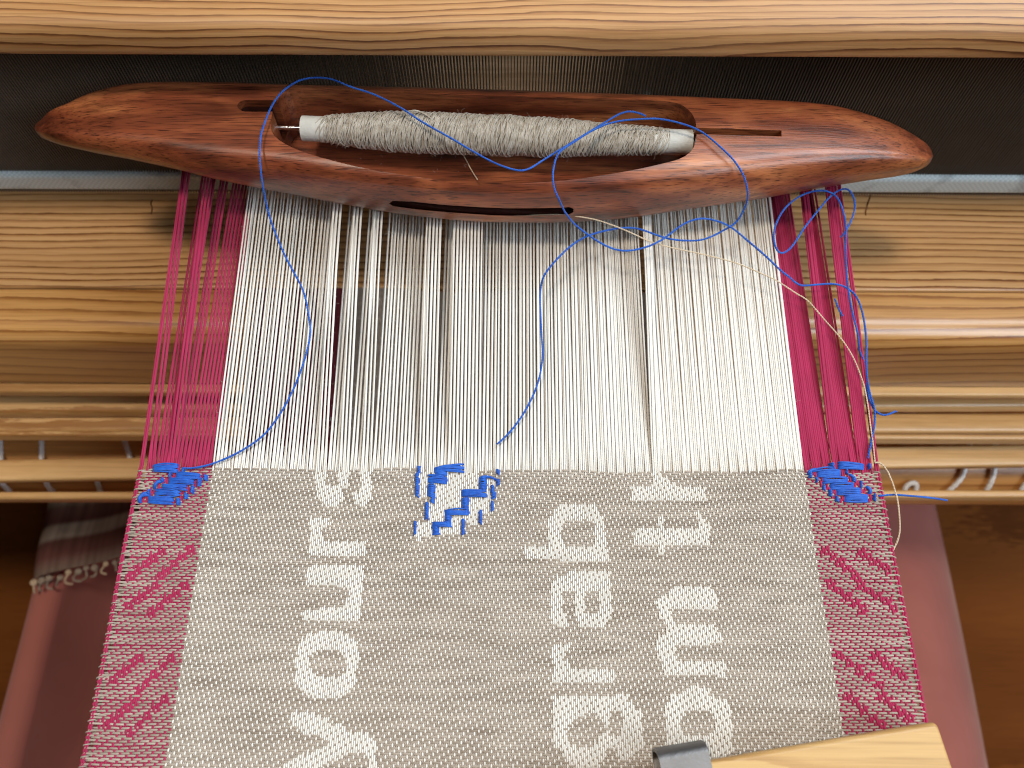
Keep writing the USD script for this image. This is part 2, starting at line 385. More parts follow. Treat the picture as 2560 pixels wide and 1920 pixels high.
reed = thing('loom_reed', 'long steel reed of fine upright dents with a pale tape wrapped lower edge', 'reed', (0, YR, 0))
pitch = 0.00118
xs = np.arange(-0.33, 0.33, pitch) + rng.normal(0, 0.00003, len(np.arange(-0.33, 0.33, pitch)))
bm = trimesh.creation.box(extents=(0.00034, 0.0045, 0.108))
V0, F0 = np.array(bm.vertices), np.array(bm.faces)
V = (V0[None] + np.stack([xs, np.full_like(xs, YR), np.full_like(xs, 0.006)], 1)[:, None]).reshape(-1, 3)
obj('dents', (V, (F0[None] + (np.arange(len(xs)) * 8)[:, None, None]).reshape(-1, 3)), M_dent, reed, kind='stuff')
obj('binding_tape', bar_x(rounded_poly([(YR - 0.0045, ZTAPE0), (YR + 0.0045, ZTAPE0), (YR + 0.0045, ZTAPE1), (YR - 0.0045, ZTAPE1)], [0.003] * 4, 6), -0.5, 0.5), M_tape, reed, smooth=40)
obj('upper_binding', bar_x(rbox(YR - 0.004, YR + 0.004, zc0 + 0.004, zc0 + 0.0015 + 0.0001, 0.0005), -0.5, 0.5), M_tape, reed, smooth=40)

# solid boards added as harness shafts, blocking light behind the reed
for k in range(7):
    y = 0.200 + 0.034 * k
    sh = thing('added_harness_shaft', ['nearest', 'second', 'third', 'fourth', 'fifth', 'sixth', 'rearmost'][k] + ' brown wooden harness shaft added to darken the space behind the reed', 'harness shaft', (0, y, 0.0), group='added harness shafts behind the reed')
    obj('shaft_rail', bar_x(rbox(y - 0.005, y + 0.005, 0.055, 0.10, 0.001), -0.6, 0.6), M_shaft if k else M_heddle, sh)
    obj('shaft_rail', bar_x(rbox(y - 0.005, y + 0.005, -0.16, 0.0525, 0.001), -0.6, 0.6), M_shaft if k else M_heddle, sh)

# ------------------------------------------------------------------ bars, roller and cords below
ZB = -0.15


def zrow(py, z, x=1280):
    return atz(x, py, z)[1]


loom = thing('weaving_loom', 'pine loom frame with crossbars under the warp and shaded brown sides', 'loom', (0, 0.1, -0.5))


def flat_bar(name, label, l0, l1, r0, r1, z, thick, mat, rad=0.003, group=None, wide=0.62):
    """A square bar whose top face spans rows l0..l1 at the left edge of the picture and r0..r1 at the right."""
    xl, xr = atz(0, (l0 + l1) / 2, z)[0], atz(2560, (r0 + r1) / 2, z)[0]
    yl0, yl1, yr0, yr1 = atz(0, l0, z)[1], atz(0, l1, z)[1], atz(2560, r0, z)[1], atz(2560, r1, z)[1]
    s = ((yr0 + yr1) - (yl0 + yl1)) / 2 / (xr - xl)
    mid = ((yr0 + yr1) + (yl0 + yl1)) / 4 - s * (xl + xr) / 2
    h = ((yl0 - yl1) + (yr0 - yr1)) / 4
    m = bar_x(rounded_poly([(mid - h, z - thick), (mid + h, z - thick), (mid + h, z), (mid - h, z)], [rad] * 4, 5), -wide, wide, slope=s)
    if name == 'crossbar':
        return obj(name, m, mat, loom, smooth=40, label=label)
    return obj(name, m, mat, smooth=40, label=label, cat='loom bar', group=group)


flat_bar('crossbar', 'flat pine crossbar just below the beater sole', 985, 1029, 965, 1021, -0.120, 0.008, M_bar)
flat_bar('crossbar', 'wider pine crossbar with a raised front edge above the roller', 1035, 1074, 1024, 1086, -0.128, 0.008, M_bar)
flat_bar('crossbar', 'narrow pale lip strip at the edge of the wider crossbar', 1074, 1090, 1087, 1097, -0.1255, 0.008, M_bar, rad=0.004)
flat_bar('tie_on_bar', 'pale square bar lying in front of the corded roller', 1147, 1201, 1110, 1162, ZB + 0.006, 0.006, M_bar, rad=0.002)
flat_bar('crossbar', 'lowest thin pale pine crossbar above the rose cloth', 1228, 1247, 1223, 1242, ZB, 0.0085, M_bar, rad=0.003)
RY, RZ, RR = 0.0680, -0.190, 0.0225
roll = trimesh.creation.cylinder(RR, 1.24, sections=64)
roll.apply_transform(trimesh.transformations.rotation_matrix(np.pi / 2, [0, 1, 0]))
roll.apply_translation((0, RY, RZ))
obj('cloth_roller', roll, M_roll, smooth=40, label='round pine roller with white cords wound over it, half hidden by the bars', cat='roller')


def on_roller(px, py, lift=0.0):
    d = ray(px, py)
    o = C[1:] - np.array([RY, RZ]); dd = d[1:]
    a, b, c = dd @ dd, 2 * o @ dd, o @ o - (RR + lift) ** 2
    disc = b * b - 4 * a * c
    t = (-b - math.sqrt(max(disc, 0))) / (2 * a)
    return C + d * t


cords = [([(103, 1080), (103, 1095), (104, 1118), (104, 1143), (108, 1180), (118, 1212), (134, 1230)], 'upright white cord second from the left edge on the roller'),
         ([(308, 1080), (310, 1095), (317, 1120), (325, 1142), (330, 1190)], 'slightly slanting white cord on the roller beside the magenta border'),
         ([(0, 1080), (1, 1095), (1, 1120), (2, 1150), (0, 1190), (8, 1212), (26, 1230)], 'white cord cut by the left edge of the picture'),
         ([(242, 1200), (246, 1214), (252, 1232)], 'short white cord end under the tie-on bar at left'),
         ([(2432, 1080), (2430, 1092), (2426, 1105), (2421, 1140), (2414, 1165), (2408, 1185), (2398, 1202), (2378, 1222), (2370, 1230)], 'white cord bending left round the roller, at right'),
         ([(2492, 1080), (2491, 1092), (2490, 1105), (2489, 1140), (2487, 1165), (2484, 1185), (2478, 1205), (2466, 1226)], 'straighter white cord on the roller, right of the bending cord'),
         ([(2262, 1226), (2268, 1214), (2278, 1208), (2287, 1208), (2290, 1224)], 'small looped white cord end beside the right border'),
         ([(2580, 1190), (2568, 1205), (2553, 1226)], 'white cord cut by the right edge of the picture')]
for pts, lab in cords:
    P = np.array([on_roller(x, y, 0.0028) for x, y in pts])
    P = spline(P, 40)
    tw = np.arange(40)
    obj('white_cord', tube(P, 0.0014 + 0.00018 * np.cos(tw * 2.1), 10), M_cord, smooth=True, label=lab, cat='cord', group=None)

# rose cloth stretched below
ZP = -0.35
xr_, xl_ = 0.3445, -0.352
prof = [(xl_, ZP - 0.22)]
for a in np.linspace(np.pi, 0.25, 16):               # narrow rolled edge on the left
    prof.append((xl_ + 0.012 + 0.012 * math.cos(a), ZP - 0.012 + 0.012 * math.sin(a)))
prof += [(xl_ + 0.030, ZP - 0.04), (xl_ + 0.05, ZP - 0.10), (xl_ + 0.08, ZP - 0.125)]
prof += [(x, ZP - 0.135 - 0.01 * math.cos(x * 9)) for x in np.linspace(-0.24, 0.17, 24)]
prof += [(0.200, ZP - 0.115), (0.222, ZP - 0.088)]
for a in np.linspace(np.pi * 0.86, 0.0, 20):         # broad roll on the right
    prof.append((xr_ - 0.060 + 0.060 * math.cos(a), ZP - 0.060 + 0.060 * math.sin(a)))
prof.append((xr_, ZP - 0.22))
prof = np.array(prof)
# middle dropped deep between the rolled long edges to put it in shade
ysn = np.linspace(-0.45, 0.26, 30)
Vr = []
for y in ysn:
    sag = 0
    wv = 0.002 * np.sin(prof[:, 0] * 17 + y * 5) + 0.0012 * np.sin(y * 23 + prof[:, 0] * 6)
    Vr.append(np.c_[prof[:, 0] + 0.0012 * np.sin(y * 14), np.full(len(prof), y), prof[:, 1] + sag + wv])
# denser across: resample the profile
Vr = np.array(Vr)
n, mm = Vr.shape[:2]
idx = np.arange(n * mm).reshape(n, mm)
q = np.stack([idx[:-1, :-1], idx[:-1, 1:], idx[1:, 1:], idx[1:, :-1]], -1).reshape(-1, 4)
obj('rose_cloth', (Vr.reshape(-1, 3), np.vstack([q[:, [0, 1, 2]], q[:, [0, 2, 3]]])), M_rose, smooth=True, label='dusty rose velvet cloth with rounded sides stretched below the loom', cat='cloth')

# striped rug end lying over the rose cloth on the left
zr = ZP + 0.004
A, B = atz(80, 1452, zr), atz(345, 1382, zr)
D = atz(112, 1250, zr); E_ = atz(420, 1230, zr)
nu, nv = 24, 20
G, UV = [], []
for j in range(nv + 1):
    for i in range(nu + 1):
        u, v = i / nu, j / nv
        lo = A + (B + (B - A) * 0.35 - A) * u
        hi = D + (E_ + (E_ - D) * 0.2 - D) * u + np.array([0, 0.06, 0])
        p = lo * (1 - v) + hi * v
        edge = max(0, (0.06 - u) / 0.06)
        G.append(p + np.array([0, 0, 0.003 * math.sin(u * 9 + v * 3) + 0.002 * math.sin(v * 11) + 0.004 - 0.006 * edge]))
        UV.append((u, v))
G = np.array(G)
idx = np.arange((nu + 1) * (nv + 1)).reshape(nv + 1, nu + 1)
q = np.stack([idx[:-1, :-1], idx[:-1, 1:], idx[1:, 1:], idx[1:, :-1]], -1).reshape(-1, 4)
rug = thing('striped_cloth', 'striped grey and maroon cloth with a knotted fringe draped over the rose cloth', 'cloth', tuple(A))
obj('weave', (G, np.vstack([q[:, [0, 1, 2]], q[:, [0, 2, 3]]])), M_striped, rug, smooth=True, uv=np.array(UV) * [1, 1.0])
for k in range(16):
    u = (k + 0.5 + rng.uniform(-0.2, 0.2)) / 16
    p = A + (B + (B - A) * 0.35 - A) * u
    kn = trimesh.creation.icosphere(2, 0.0022 * rng.uniform(0.8, 1.15))
    kn.apply_scale((1.15, 1.0, 0.8)); kn.apply_translation(p + np.array([0, -0.003 + rng.uniform(-0.002, 0.001), 0.004]))
    tl = tube(spline([p + np.array([0, -0.004, 0.004]), p + np.array([rng.uniform(-.003, .003), -0.009, 0.003]), p + np.array([rng.uniform(-.004, .004), -0.010, 0.001])], 8), 0.0008, 6)
    obj('fringe_knot', cat_meshes([(np.array(kn.vertices), np.array(kn.faces)), tl]), M_cream if k % 4 == 0 else M_linen, rug, smooth=True)

obj('added_breast_beam', bar_x(rbox(-0.27, -0.18, -0.16, -0.004, 0.012), -0.62, 0.62), M_bar, loom, smooth=40)  # unseen beam, added to keep front light off the rose cloth
# loom side posts in the shade, floor-standing
for sx, lab in ((-1, 'dark brown wooden loom side in shade at the lower left corner'), (1, 'dark brown wooden loom side in shade at the lower right corner')):
    obj('loom_side', trimesh.creation.box(bounds=[(min(sx * 0.39, sx * 0.75), -0.6, -0.78), (max(sx * 0.39, sx * 0.75), 0.5, -0.5)]), M_floor, loom, label=lab)

# ------------------------------------------------------------------ the woven band
Z6 = lambda p: [(600 + x / 2.0229, 1100 + y / 2.0229) for x, y in p]
Z7 = lambda p: [(1200 + x / 2.0229, 1100 + y / 2.0229) for x, y in p]
MO = lambda p: [(1000 + x / 6.913, 1120 + y / 6.913) for x, y in p]
LZ = lambda p: [(330 + x / 6.637, 1130 + y / 6.637) for x, y in p]
RZ_ = lambda p: [(2000 + x / 6.637, 1130 + y / 6.637) for x, y in p]
solid = [
    # left column
    Z6([(385, 100), (432, 100), (432, 235), (500, 235), (525, 300), (480, 330), (430, 330), (395, 285), (383, 240)]),
    Z6([(498, 100), (548, 100), (548, 235), (498, 240)]),
    Z6([(612, 100), (664, 100), (664, 300), (630, 330), (590, 325), (570, 270), (612, 258)]),
    Z6([(360, 400), (455, 395), (455, 430), (415, 440), (415, 490), (440, 515), (640, 515), (635, 585), (350, 585), (350, 520), (360, 480)]),
    Z6([(370, 632), (628, 632), (622, 760), (612, 880), (600, 918), (312, 915), (312, 872), (400, 858), (520, 850), (555, 790), (545, 745), (500, 738), (335, 735), (335, 690), (350, 650)]),
    Z6([(340, 990), (400, 970), (480, 965), (520, 980), (600, 1030), (598, 1120), (580, 1230), (540, 1275), (480, 1305), (380, 1305), (320, 1270), (282, 1225), (285, 1120), (300, 1030)]),
    Z6([(260, 1375), (350, 1372), (400, 1400), (445, 1410), (460, 1445), (510, 1440), (530, 1475), (630, 1475), (690, 1530), (690, 1800), (650, 1800), (650, 1600), (600, 1570), (550, 1580), (500, 1610), (420, 1640), (400, 1660), (340, 1800), (150, 1800), (240, 1640), (330, 1590), (400, 1570), (460, 1540), (410, 1500), (330, 1480), (270, 1445)]),
    # middle column
    Z7([(230, 548), (350, 545), (400, 548), (650, 560), (655, 610), (230, 605)]),
    Z7([(345, 560), (345, 400), (375, 370), (405, 330), (575, 325), (600, 370), (625, 400), (635, 570)]),
    Z7([(355, 745), (390, 695), (440, 690), (445, 665), (650, 665), (655, 755), (410, 765), (415, 870), (440, 880), (440, 945), (395, 945), (360, 910)]),
    Z7([(475, 690), (522, 690), (525, 945), (510, 945), (480, 880)]),
    Z7([(600, 660), (650, 665), (660, 800), (660, 890), (640, 915), (620, 945), (510, 945), (520, 880), (600, 880)]),
    Z7([(358, 1035), (450, 1030), (455, 1060), (420, 1070), (420, 1110), (450, 1130), (455, 1160), (680, 1160), (675, 1230), (430, 1225), (370, 1230), (370, 1120)]),
    Z7([(365, 1295), (745, 1290), (750, 1325), (780, 1330), (785, 1365), (810, 1370), (820, 1430), (820, 1545), (775, 1580), (760, 1615), (700, 1620), (690, 1545), (640, 1548), (630, 1600), (600, 1650), (470, 1650), (440, 1620), (400, 1560), (370, 1540)]),
    # right column
    Z7([(765, 240), (1000, 240), (1130, 245), (1140, 305), (765, 305)]),
    Z7([(850, 100), (890, 100), (905, 165), (960, 215), (1010, 245), (1000, 300), (870, 300), (880, 185)]),
    Z7([(895, 395), (925, 395), (930, 580), (905, 580)]),
    Z7([(780, 450), (1160, 450), (1155, 530), (780, 530)]),
    Z7([(1090, 370), (1115, 370), (1125, 400), (1155, 430), (1160, 460), (1110, 460)]),
    Z7([(950, 770), (970, 745), (1160, 745), (1195, 785), (1195, 850), (960, 850)]),
    Z7([(890, 815), (945, 790), (960, 860), (975, 930), (980, 1000), (985, 1080), (1000, 1125), (1240, 1120), (1235, 1195), (1100, 1190), (930, 1190), (920, 1130), (890, 1090), (885, 1010), (900, 990), (945, 985), (930, 910), (905, 900)]),
    Z7([(960, 930), (1180, 930), (1190, 975), (1215, 985), (1215, 1030), (960, 1030)]),
    Z7([(1030, 1260), (1060, 1250), (1150, 1255), (1160, 1300), (1200, 1310), (1250, 1320), (1265, 1390), (1270, 1560), (1240, 1600), (1150, 1600), (955, 1600), (945, 1480), (935, 1340), (965, 1310), (970, 1290), (1025, 1290)]),
    # centre motif
    MO([(345, 250), (500, 250), (500, 510), (470, 540), (465, 850), (315, 850)]),
    MO([(530, 250), (605, 250), (605, 510), (530, 500)]),
    MO([(820, 430), (1110, 415), (1115, 250), (1340, 250), (1360, 430), (1370, 725), (1075, 730), (1060, 1060), (770, 1065), (760, 1270), (560, 1270), (550, 1510), (350, 1510), (350, 1620), (265, 1620), (290, 1500), (280, 1300), (480, 1300), (490, 950), (600, 940), (610, 630), (810, 620)]),
    MO([(690, 1390), (890, 1370), (890, 1180), (1190, 1170), (1190, 860), (1490, 860), (1490, 540), (1660, 540), (1660, 660), (1570, 660), (1560, 1120), (1360, 1130), (1350, 1320), (1180, 1320), (1100, 1200), (1060, 1230), (1050, 1500), (690, 1500)]),
]
holes = [
    Z6([(350, 1100), (380, 1070), (440, 1060), (490, 1065), (535, 1090), (535, 1160), (510, 1190), (460, 1195), (400, 1195), (370, 1175), (350, 1150)]),
    Z7([(410, 440), (440, 405), (550, 405), (580, 430), (580, 540), (480, 545), (425, 545), (408, 500)]),
    Z7([(435, 1460), (470, 1420), (500, 1400), (560, 1375), (600, 1400), (630, 1420), (640, 1470), (610, 1500), (570, 1540), (540, 1560), (490, 1555), (450, 1530)]),
    Z7([(655, 1395), (670, 1370), (720, 1375), (720, 1470), (700, 1490), (660, 1500), (650, 1450)]),
    Z7([(1010, 1420), (1040, 1370), (1060, 1365), (1150, 1370), (1180, 1410), (1180, 1480), (1150, 1500), (1060, 1505), (1020, 1480)]),
]
rect4 = lambda a, b, c, d: [(a, b), (c, b), (c, d), (a, d)]
pinkL = [(755, 100, 830, 340), (650, 350, 740, 440), (1125, 365, 1190, 480), (530, 430, 620, 540), (1010, 470, 1090, 600), (430, 545, 510, 630), (910, 570, 980, 680), (300, 630, 390, 730), (795, 660, 870, 800), (170, 760, 270, 860), (670, 780, 735, 890)]
pinkR = [(570, 100, 650, 300), (1050, 100, 1115, 300), (195, 345, 280, 440), (670, 310, 740, 400), (310, 430, 370, 560), (790, 420, 850, 500), (415, 545, 500, 640), (880, 490, 970, 590), (530, 640, 600, 760), (1010, 600, 1080, 690), (645, 745, 740, 860), (1120, 700, 1190, 810)]
solid += [LZ(rect4(*r)) for r in pinkL] + [RZ_(rect4(*r)) for r in pinkR]
solid += [LZ(rect4(285, 100, 330, 290)), LZ(rect4(135, 100, 170, 300))]
for (a, b, c, d) in ((820, 565, 660, 685), (965, 560, 810, 690), (790, 740, 650, 835), (935, 740, 770, 870), (705, 1105, 575, 1205), (870, 1105, 700, 1265), (680, 1320, 540, 1435), (835, 1310, 660, 1485)):
    for k in range(5):
        x, y = a + (c - a) * k / 4, b + (d - b) * k / 4
        solid.append([(u / 2.0229, 1100 + v / 2.0229) for u, v in rect4(x - 21, y - 19, x + 21, y + 19)])
for (a, b, c, d) in ((410, 560, 560, 680), (590, 570, 730, 660), (440, 730, 600, 860), (590, 730, 760, 850), (480, 1090, 680, 1240), (660, 1095, 800, 1205), (520, 1290, 690, 1440), (690, 1300, 830, 1405)):
    for k in range(5):
        x, y = a + (c - a) * k / 4, b + (d - b) * k / 4
        solid.append([(1860 + u / 2.0229, 1100 + v / 2.0229) for u, v in rect4(x - 21, y - 19, x + 21, y + 19)])

PW, PP = 0.000615, 0.00076
xw0, xw1 = -0.0980, 0.0957
nw = int(round((xw1 - xw0) / PW))
xwh = xw0 + (np.arange(nw) + 0.5) * (xw1 - xw0) / nw
xpl = np.linspace(-0.1192, xw0 - PW * 0.4, 35)
xpr = np.linspace(xw1 + PW * 0.4, 0.1176, 36)
X = np.concatenate([xpl, xwh, xpr])
kindw = np.concatenate([np.zeros(35), np.ones(nw), np.full(36, 2)]).astype(int)
NE, NP = len(X), 136
Yp = -0.0006 - PP * np.arange(NP) + rng.normal(0, 0.00004, NP)
# masks
cx, cy = np.meshgrid(X, Yp, indexing='ij')
pts3 = np.stack([cx, cy, np.zeros_like(cx)], -1).reshape(-1, 3)
ux, uy = project(pts3)
S = np.zeros(len(ux), bool)
for p in solid:
    g = Polygon(p).buffer(1.0)
    S |= shapely.contains_xy(g, ux, uy)
for p in holes:
    S &= ~shapely.contains_xy(Polygon(p).buffer(0), ux, uy)
S = S.reshape(NE, NP)
ii, jj = np.meshgrid(np.arange(NE), np.arange(NP), indexing='ij')
sat = (ii + 2 * jj) % 5 == 0                     # one warp raised in five: weft-face satin
satb = (ii + 3 * jj) % 5 == 0
sat = np.where((kindw == 2)[:, None], (ii - 2 * jj) % 5 == 0, sat)
up = np.where(S, ~((ii + 2 * jj + 2) % 5 == 0), sat)


def wob(x, y, a, f, s):
    return a * (meshkit.noise(np.stack([x * f, y * f, np.full_like(x, s)], -1)) - 0.5)


def zsurf(x, y):
    """Gentle sag of the stretched band."""
    return wob(x, y, 0.0008, 30, 5.0)


band = thing('woven_band', 'beige damask band with white woven lettering and magenta borders on the loom', 'woven cloth', (0, 0, 0))
# --- warp: woven portion plus the open shed up to and through the reed
YE = 0.157                                   # carried on behind the reed
nshed = 16
last_b = {0: set(range(0, 4)) | set(range(11, 15)), 2: set(range(35 - 6, 36)) | set(range(15, 20))}
last_up = S[:, 0] | S[:, 1]
layer = np.where(last_up & (kindw == 1), 1, 0)
gapx = np.zeros(NE)
for k_, first in ((0, 0), (2, 35 + nw)):
    for i_ in range(35 if k_ == 0 else 36):
        q_ = i_ if k_ == 0 else i_
        layer[first + i_] = 1 if q_ in last_b[k_] else 0
        if k_ == 0:        # empty dents between the groups of the left border
            gapx[first + i_] = -0.0014 - 0.0002 * q_ if q_ < 4 else (-0.0016 if q_ < 9 else (0.0 if q_ < 11 else (-0.0002 if q_ < 15 else (-0.0004 if q_ < 20 else 0.0012))))
        else:
            gapx[first + i_] = -0.0011 if q_ < 15 else (0.0 if q_ < 28 else 0.0010)
# lift per metre of shed
lift = np.where(layer == 1, 0.075, np.where(ii[:, 0] % 5 == 2, np.interp(X, [-0.03, 0.03], [-0.085, -0.052]), -0.042))
lift = np.where(kindw != 1, np.where(layer == 1, 0.0, -0.075), lift)
lift = lift + rng.normal(0, 0.0025, NE)
# reed spacing: threads sit in pairs; the pairs close up on the left and open on the right
pair = (np.arange(NE) % 2) * 2 - 1
close = np.interp(X, [-0.12, -0.05, 0.0, 0.03, 0.10], [0.42, 0.40, 0.28, 0.11, 0.06])
fan = 0.068 * X
hV, hW = 0.00030, 0.00022
ys_shed = np.linspace(0, YE, nshed)[1:]
Yall = np.concatenate([Yp[::-1], ys_shed])
Pz = np.where(up, np.where(kindw == 1, hV * 1.15, hV * 1.25)[:, None], -hV)[:, ::-1] + zsurf(cx, cy)[:, ::-1]
Px = np.broadcast_to(X[:, None], (NE, NP)) + wob(cx, cy, 0.0003, 160, 9.0)[:, ::-1]
t = np.minimum(ys_shed / YR, 1.0)[None]
sx = X[:, None] + (fan + gapx)[:, None] * t - pair[:, None] * close[:, None] * PW * np.minimum(1, t * 8 + 0.35) + rng.normal(0, 0.00004, (NE, 1)) * t
sz = np.minimum(lift[:, None] * np.minimum(ys_shed, 0.145)[None], 0.0056)
P = np.stack([np.concatenate([Px, sx], 1), np.broadcast_to(Yall, (NE, len(Yall))), np.concatenate([Pz, sz], 1)], -1)
rw = np.concatenate([np.full(NP, 0.00029), np.full(nshed - 1, 0.00033)])
for k, nm, mt, lab in ((1, 'white_warp', M_white, None), (0, 'magenta_warp', M_magenta, 'magenta warp threads of the left border'), (2, 'magenta_warp', M_magenta, 'magenta warp threads of the right border')):
    s = kindw == k
    fl = s & (layer == 1)
    for sel in (s,):
        v, f = grid_tubes(P[sel], (1, 0, 0), (0, 0, 1), rw[None] * (1.0 if k == 1 else 1.25), rw[None] * 0.95, 6)
        obj(nm, (v, f), mt, band, smooth=True, kind='stuff', label=lab)

# --- weft
xs_w = np.concatenate([[-0.1214], [-0.1204], X, [0.1187], [0.1198]])
upw = up.T                                    # (NP, NE)
zw = np.where(upw, -hW * 1.3, hW * 1.0)
# arch of the float between its dips
zw = zw + np.where(~upw & ~np.roll(upw, 1, 1) & ~np.roll(upw, -1, 1), 0.00007, -0.00002)
zs_ = zsurf(cx, cy).T
alt = ((np.arange(NP) % 2) * 2 - 1)
zend = alt * 0.00045
zw = np.concatenate([zend[:, None] * 0.7, zend[:, None], zw + zs_, -zend[:, None], -zend[:, None] * 0.7], 1)
yy = np.broadcast_to(Yp[:, None], (NP, len(xs_w))).copy()
nn = wob(np.broadcast_to(xs_w, yy.shape), yy, 0.00035, 90, 2.0) + wob(np.broadcast_to(xs_w, yy.shape), yy * 6, 0.00022, 260, 4.0)
yy = yy + nn
first = np.exp(-np.arange(NP) / 2.5)[:, None]
yy = yy + first * wob(np.broadcast_to(xs_w, yy.shape), yy * 0, 0.0016, 55, 6.0)
# picks draw together at the edges and wander there
edge = np.clip((np.abs(xs_w) - 0.100) / 0.02, 0, 1)
yy += edge[None] * rng.normal(0, 0.00012, (NP, 1)) + 0.0007 * edge[None] ** 2 * np.sin(np.arange(NP) * 0.9)[:, None] * 0.4
xx = np.broadcast_to(xs_w[None], yy.shape)
thick = 1 + 0.16 * (meshkit.noise(np.stack([xx * 60, yy * 900, xx * 0], -1)) - 0.5)
Pwf = np.stack([xx, yy, zw], -1)
bord = np.where((xs_w < xw0) | (xs_w > xw1), 0.97, 1.0)[None]
v, f = grid_tubes(Pwf, (0, 1, 0), (0, 0, 1), 0.00034 * thick * bord, 0.00024 * thick, 6)
obj('linen_weft', (v, f), M_linen, band, smooth=True, kind='stuff')
# selvedge threads with the weft turning round them
for sx_, nm in ((-0.1213, 'left'), (0.1196, 'right')):
    ysv = np.linspace(Yp[-1] - 0.0002, 0.19, 430)
    xo = sx_ + np.where(ysv < 0, 0.00022 * np.sin(ysv / PP * np.pi) + 0.0003 * np.sin(ysv * 70), 0.068 * sx_ * np.minimum(ysv / YR, 1))
    zo = np.where(ysv < 0, 0.0001, -np.minimum(ysv, 0.145) * 0.005)
    obj('selvedge_thread', cat_meshes([tube(np.c_[xo + o, ysv, zo + 0.0002 * k], 0.00042, 7) for k, o in enumerate((-0.0003, 0.00033))]), M_magenta, band, smooth=True, label=f'twisted magenta edge thread on the {nm} side')
    loops = []
    s = np.sign(sx_)
    for j in range(0, NP - 2, 4):
        y0 = Yp[j] + rng.normal(0, 0.0002)
        loops.append(tube(spline([(sx_ - s * 0.0012, y0 + 0.0002, -0.0001), (sx_ - s * 0.0001, y0, 0.00075), (sx_ + s * 0.0007, y0 - 0.0002, 0.0003), (sx_ + s * 0.0004, y0 - 0.0004, -0.0006)], 9), 0.00021 * rng.uniform(0.85, 1.15), 6))
    obj('weft_turns', cat_meshes(loops), M_linen, band, smooth=True, kind='stuff')

# finished band runs on unseen to the breast beam, added to shade below
gx = np.linspace(-0.121, 0.1195, 30); gy = np.linspace(-0.19, Yp[-1] + 0.0003, 12)
GX, GY = np.meshgrid(gx, gy)
q = np.arange(GX.size).reshape(GX.shape)
q = np.stack([q[:-1, :-1], q[:-1, 1:], q[1:, 1:], q[1:, :-1]], -1).reshape(-1, 4)
obj('finished_web', (np.c_[GX.ravel(), GY.ravel(), zsurf(GX.ravel(), GY.ravel()) - 0.0003], np.vstack([q[:, [0, 1, 2]], q[:, [0, 2, 3]]])), M_linen, band, smooth=True)
# --- blue inlay
def float_rows(conv, rects, step=3.5, lift=0.0008, r=0.00025):
    ms = []
    for (a, b, c, d) in rects:
        (x0, y0), (x1, y1) = conv([(a, b), (c, d)])
        n = max(1, int(round((y1 - y0) / step)))
        for k in range(n):
            py = y0 + (k + 0.5) * (y1 - y0) / n
            p0, p1 = atz(x0, py, 0.0005), atz(x1, py, 0.0005)
            L = p1[0] - p0[0]
            sl = rng.normal(0, 0.00022)
            for o in (-0.5, 0.5):
                mid = (p0 + p1) / 2 + np.array([0, rng.normal(0, 0.00018), lift + rng.uniform(-0.0002, 0.0003)])
                q = [p0 + np.array([-0.0002, sl, -0.0012]), p0 + np.array([min(0.0003, L * 0.2), sl + o * 0.0003, 0.0004]), mid + np.array([0, o * 0.00042, 0]), p1 + np.array([-min(0.0003, L * 0.2), -sl + o * 0.0003, 0.0004]), p1 + np.array([0.0002, -sl, -0.0012])]
                ms.append(tube(spline(q, 12), r * rng.uniform(0.85, 1.1), 6, caps=False))
    return ms


def px_arc(conv, pts, z=0.0010, r=0.00042, dip=True):
    P_ = [atz(x, y, z) for x, y in conv(pts)]
    if dip:
        P_[0][2] -= 0.0016; P_[-1][2] -= 0.0016
    return tube(spline(P_, 20), r, 7)


cen = float_rows(MO, [(610, 335, 1100, 410), (605, 410, 810, 480), (490, 490, 805, 610), (480, 640, 605, 850), (520, 880, 595, 950), (300, 320, 345, 450), (262, 450, 330, 840), (430, 960, 495, 1230),
                      (240, 1280, 285, 1490), (560, 1290, 885, 1372), (560, 1372, 682, 1500), (770, 1180, 885, 1290), (780, 1070, 1182, 1165), (1070, 870, 1187, 1060), (1080, 730, 1482, 845), (1370, 510, 1492, 730),
                      (1670, 380, 1712, 450), (1670, 560, 1716, 640), (1572, 660, 1625, 760), (1575, 760, 1652, 870), (1572, 940, 1612, 1090), (1366, 1090, 1412, 1300), (1060, 1240, 1116, 1490)])
cen += [px_arc(MO, [(600, 330), (800, 308), (980, 288), (1110, 258)]), px_arc(MO, [(605, 345), (850, 330), (1105, 300)]), px_arc(MO, [(1370, 492), (1480, 492), (1580, 510), (1690, 552)])]
obj('blue_inlay', cat_meshes(cen), M_blue, band, smooth=True, label='stepped blue inlay of the unfinished motif in the middle')
left = float_rows(LZ, [(360, 210, 750, 285), (360, 292, 755, 338), (830, 290, 872, 335), (740, 350, 1112, 440), (620, 360, 655, 400), (1190, 385, 1248, 470), (620, 440, 1012, 540), (482, 440, 532, 490), (1090, 450, 1142, 570),
                       (510, 545, 902, 640), (980, 580, 1030, 670), (390, 640, 792, 735), (260, 640, 304, 690), (870, 690, 922, 780), (278, 740, 670, 862), (740, 780, 792, 880)])
left += [px_arc(LZ, [(360, 600), (385, 540), (430, 495), (520, 490)], r=0.0006), px_arc(LZ, [(125, 830), (125, 760), (180, 700), (300, 690)], r=0.0006), px_arc(LZ, [(140, 820), (150, 740), (210, 715), (300, 710)], r=0.0005)]
obj('blue_inlay', cat_meshes(left), M_blue, band, smooth=True, label='slanting blue lozenge in the left border')
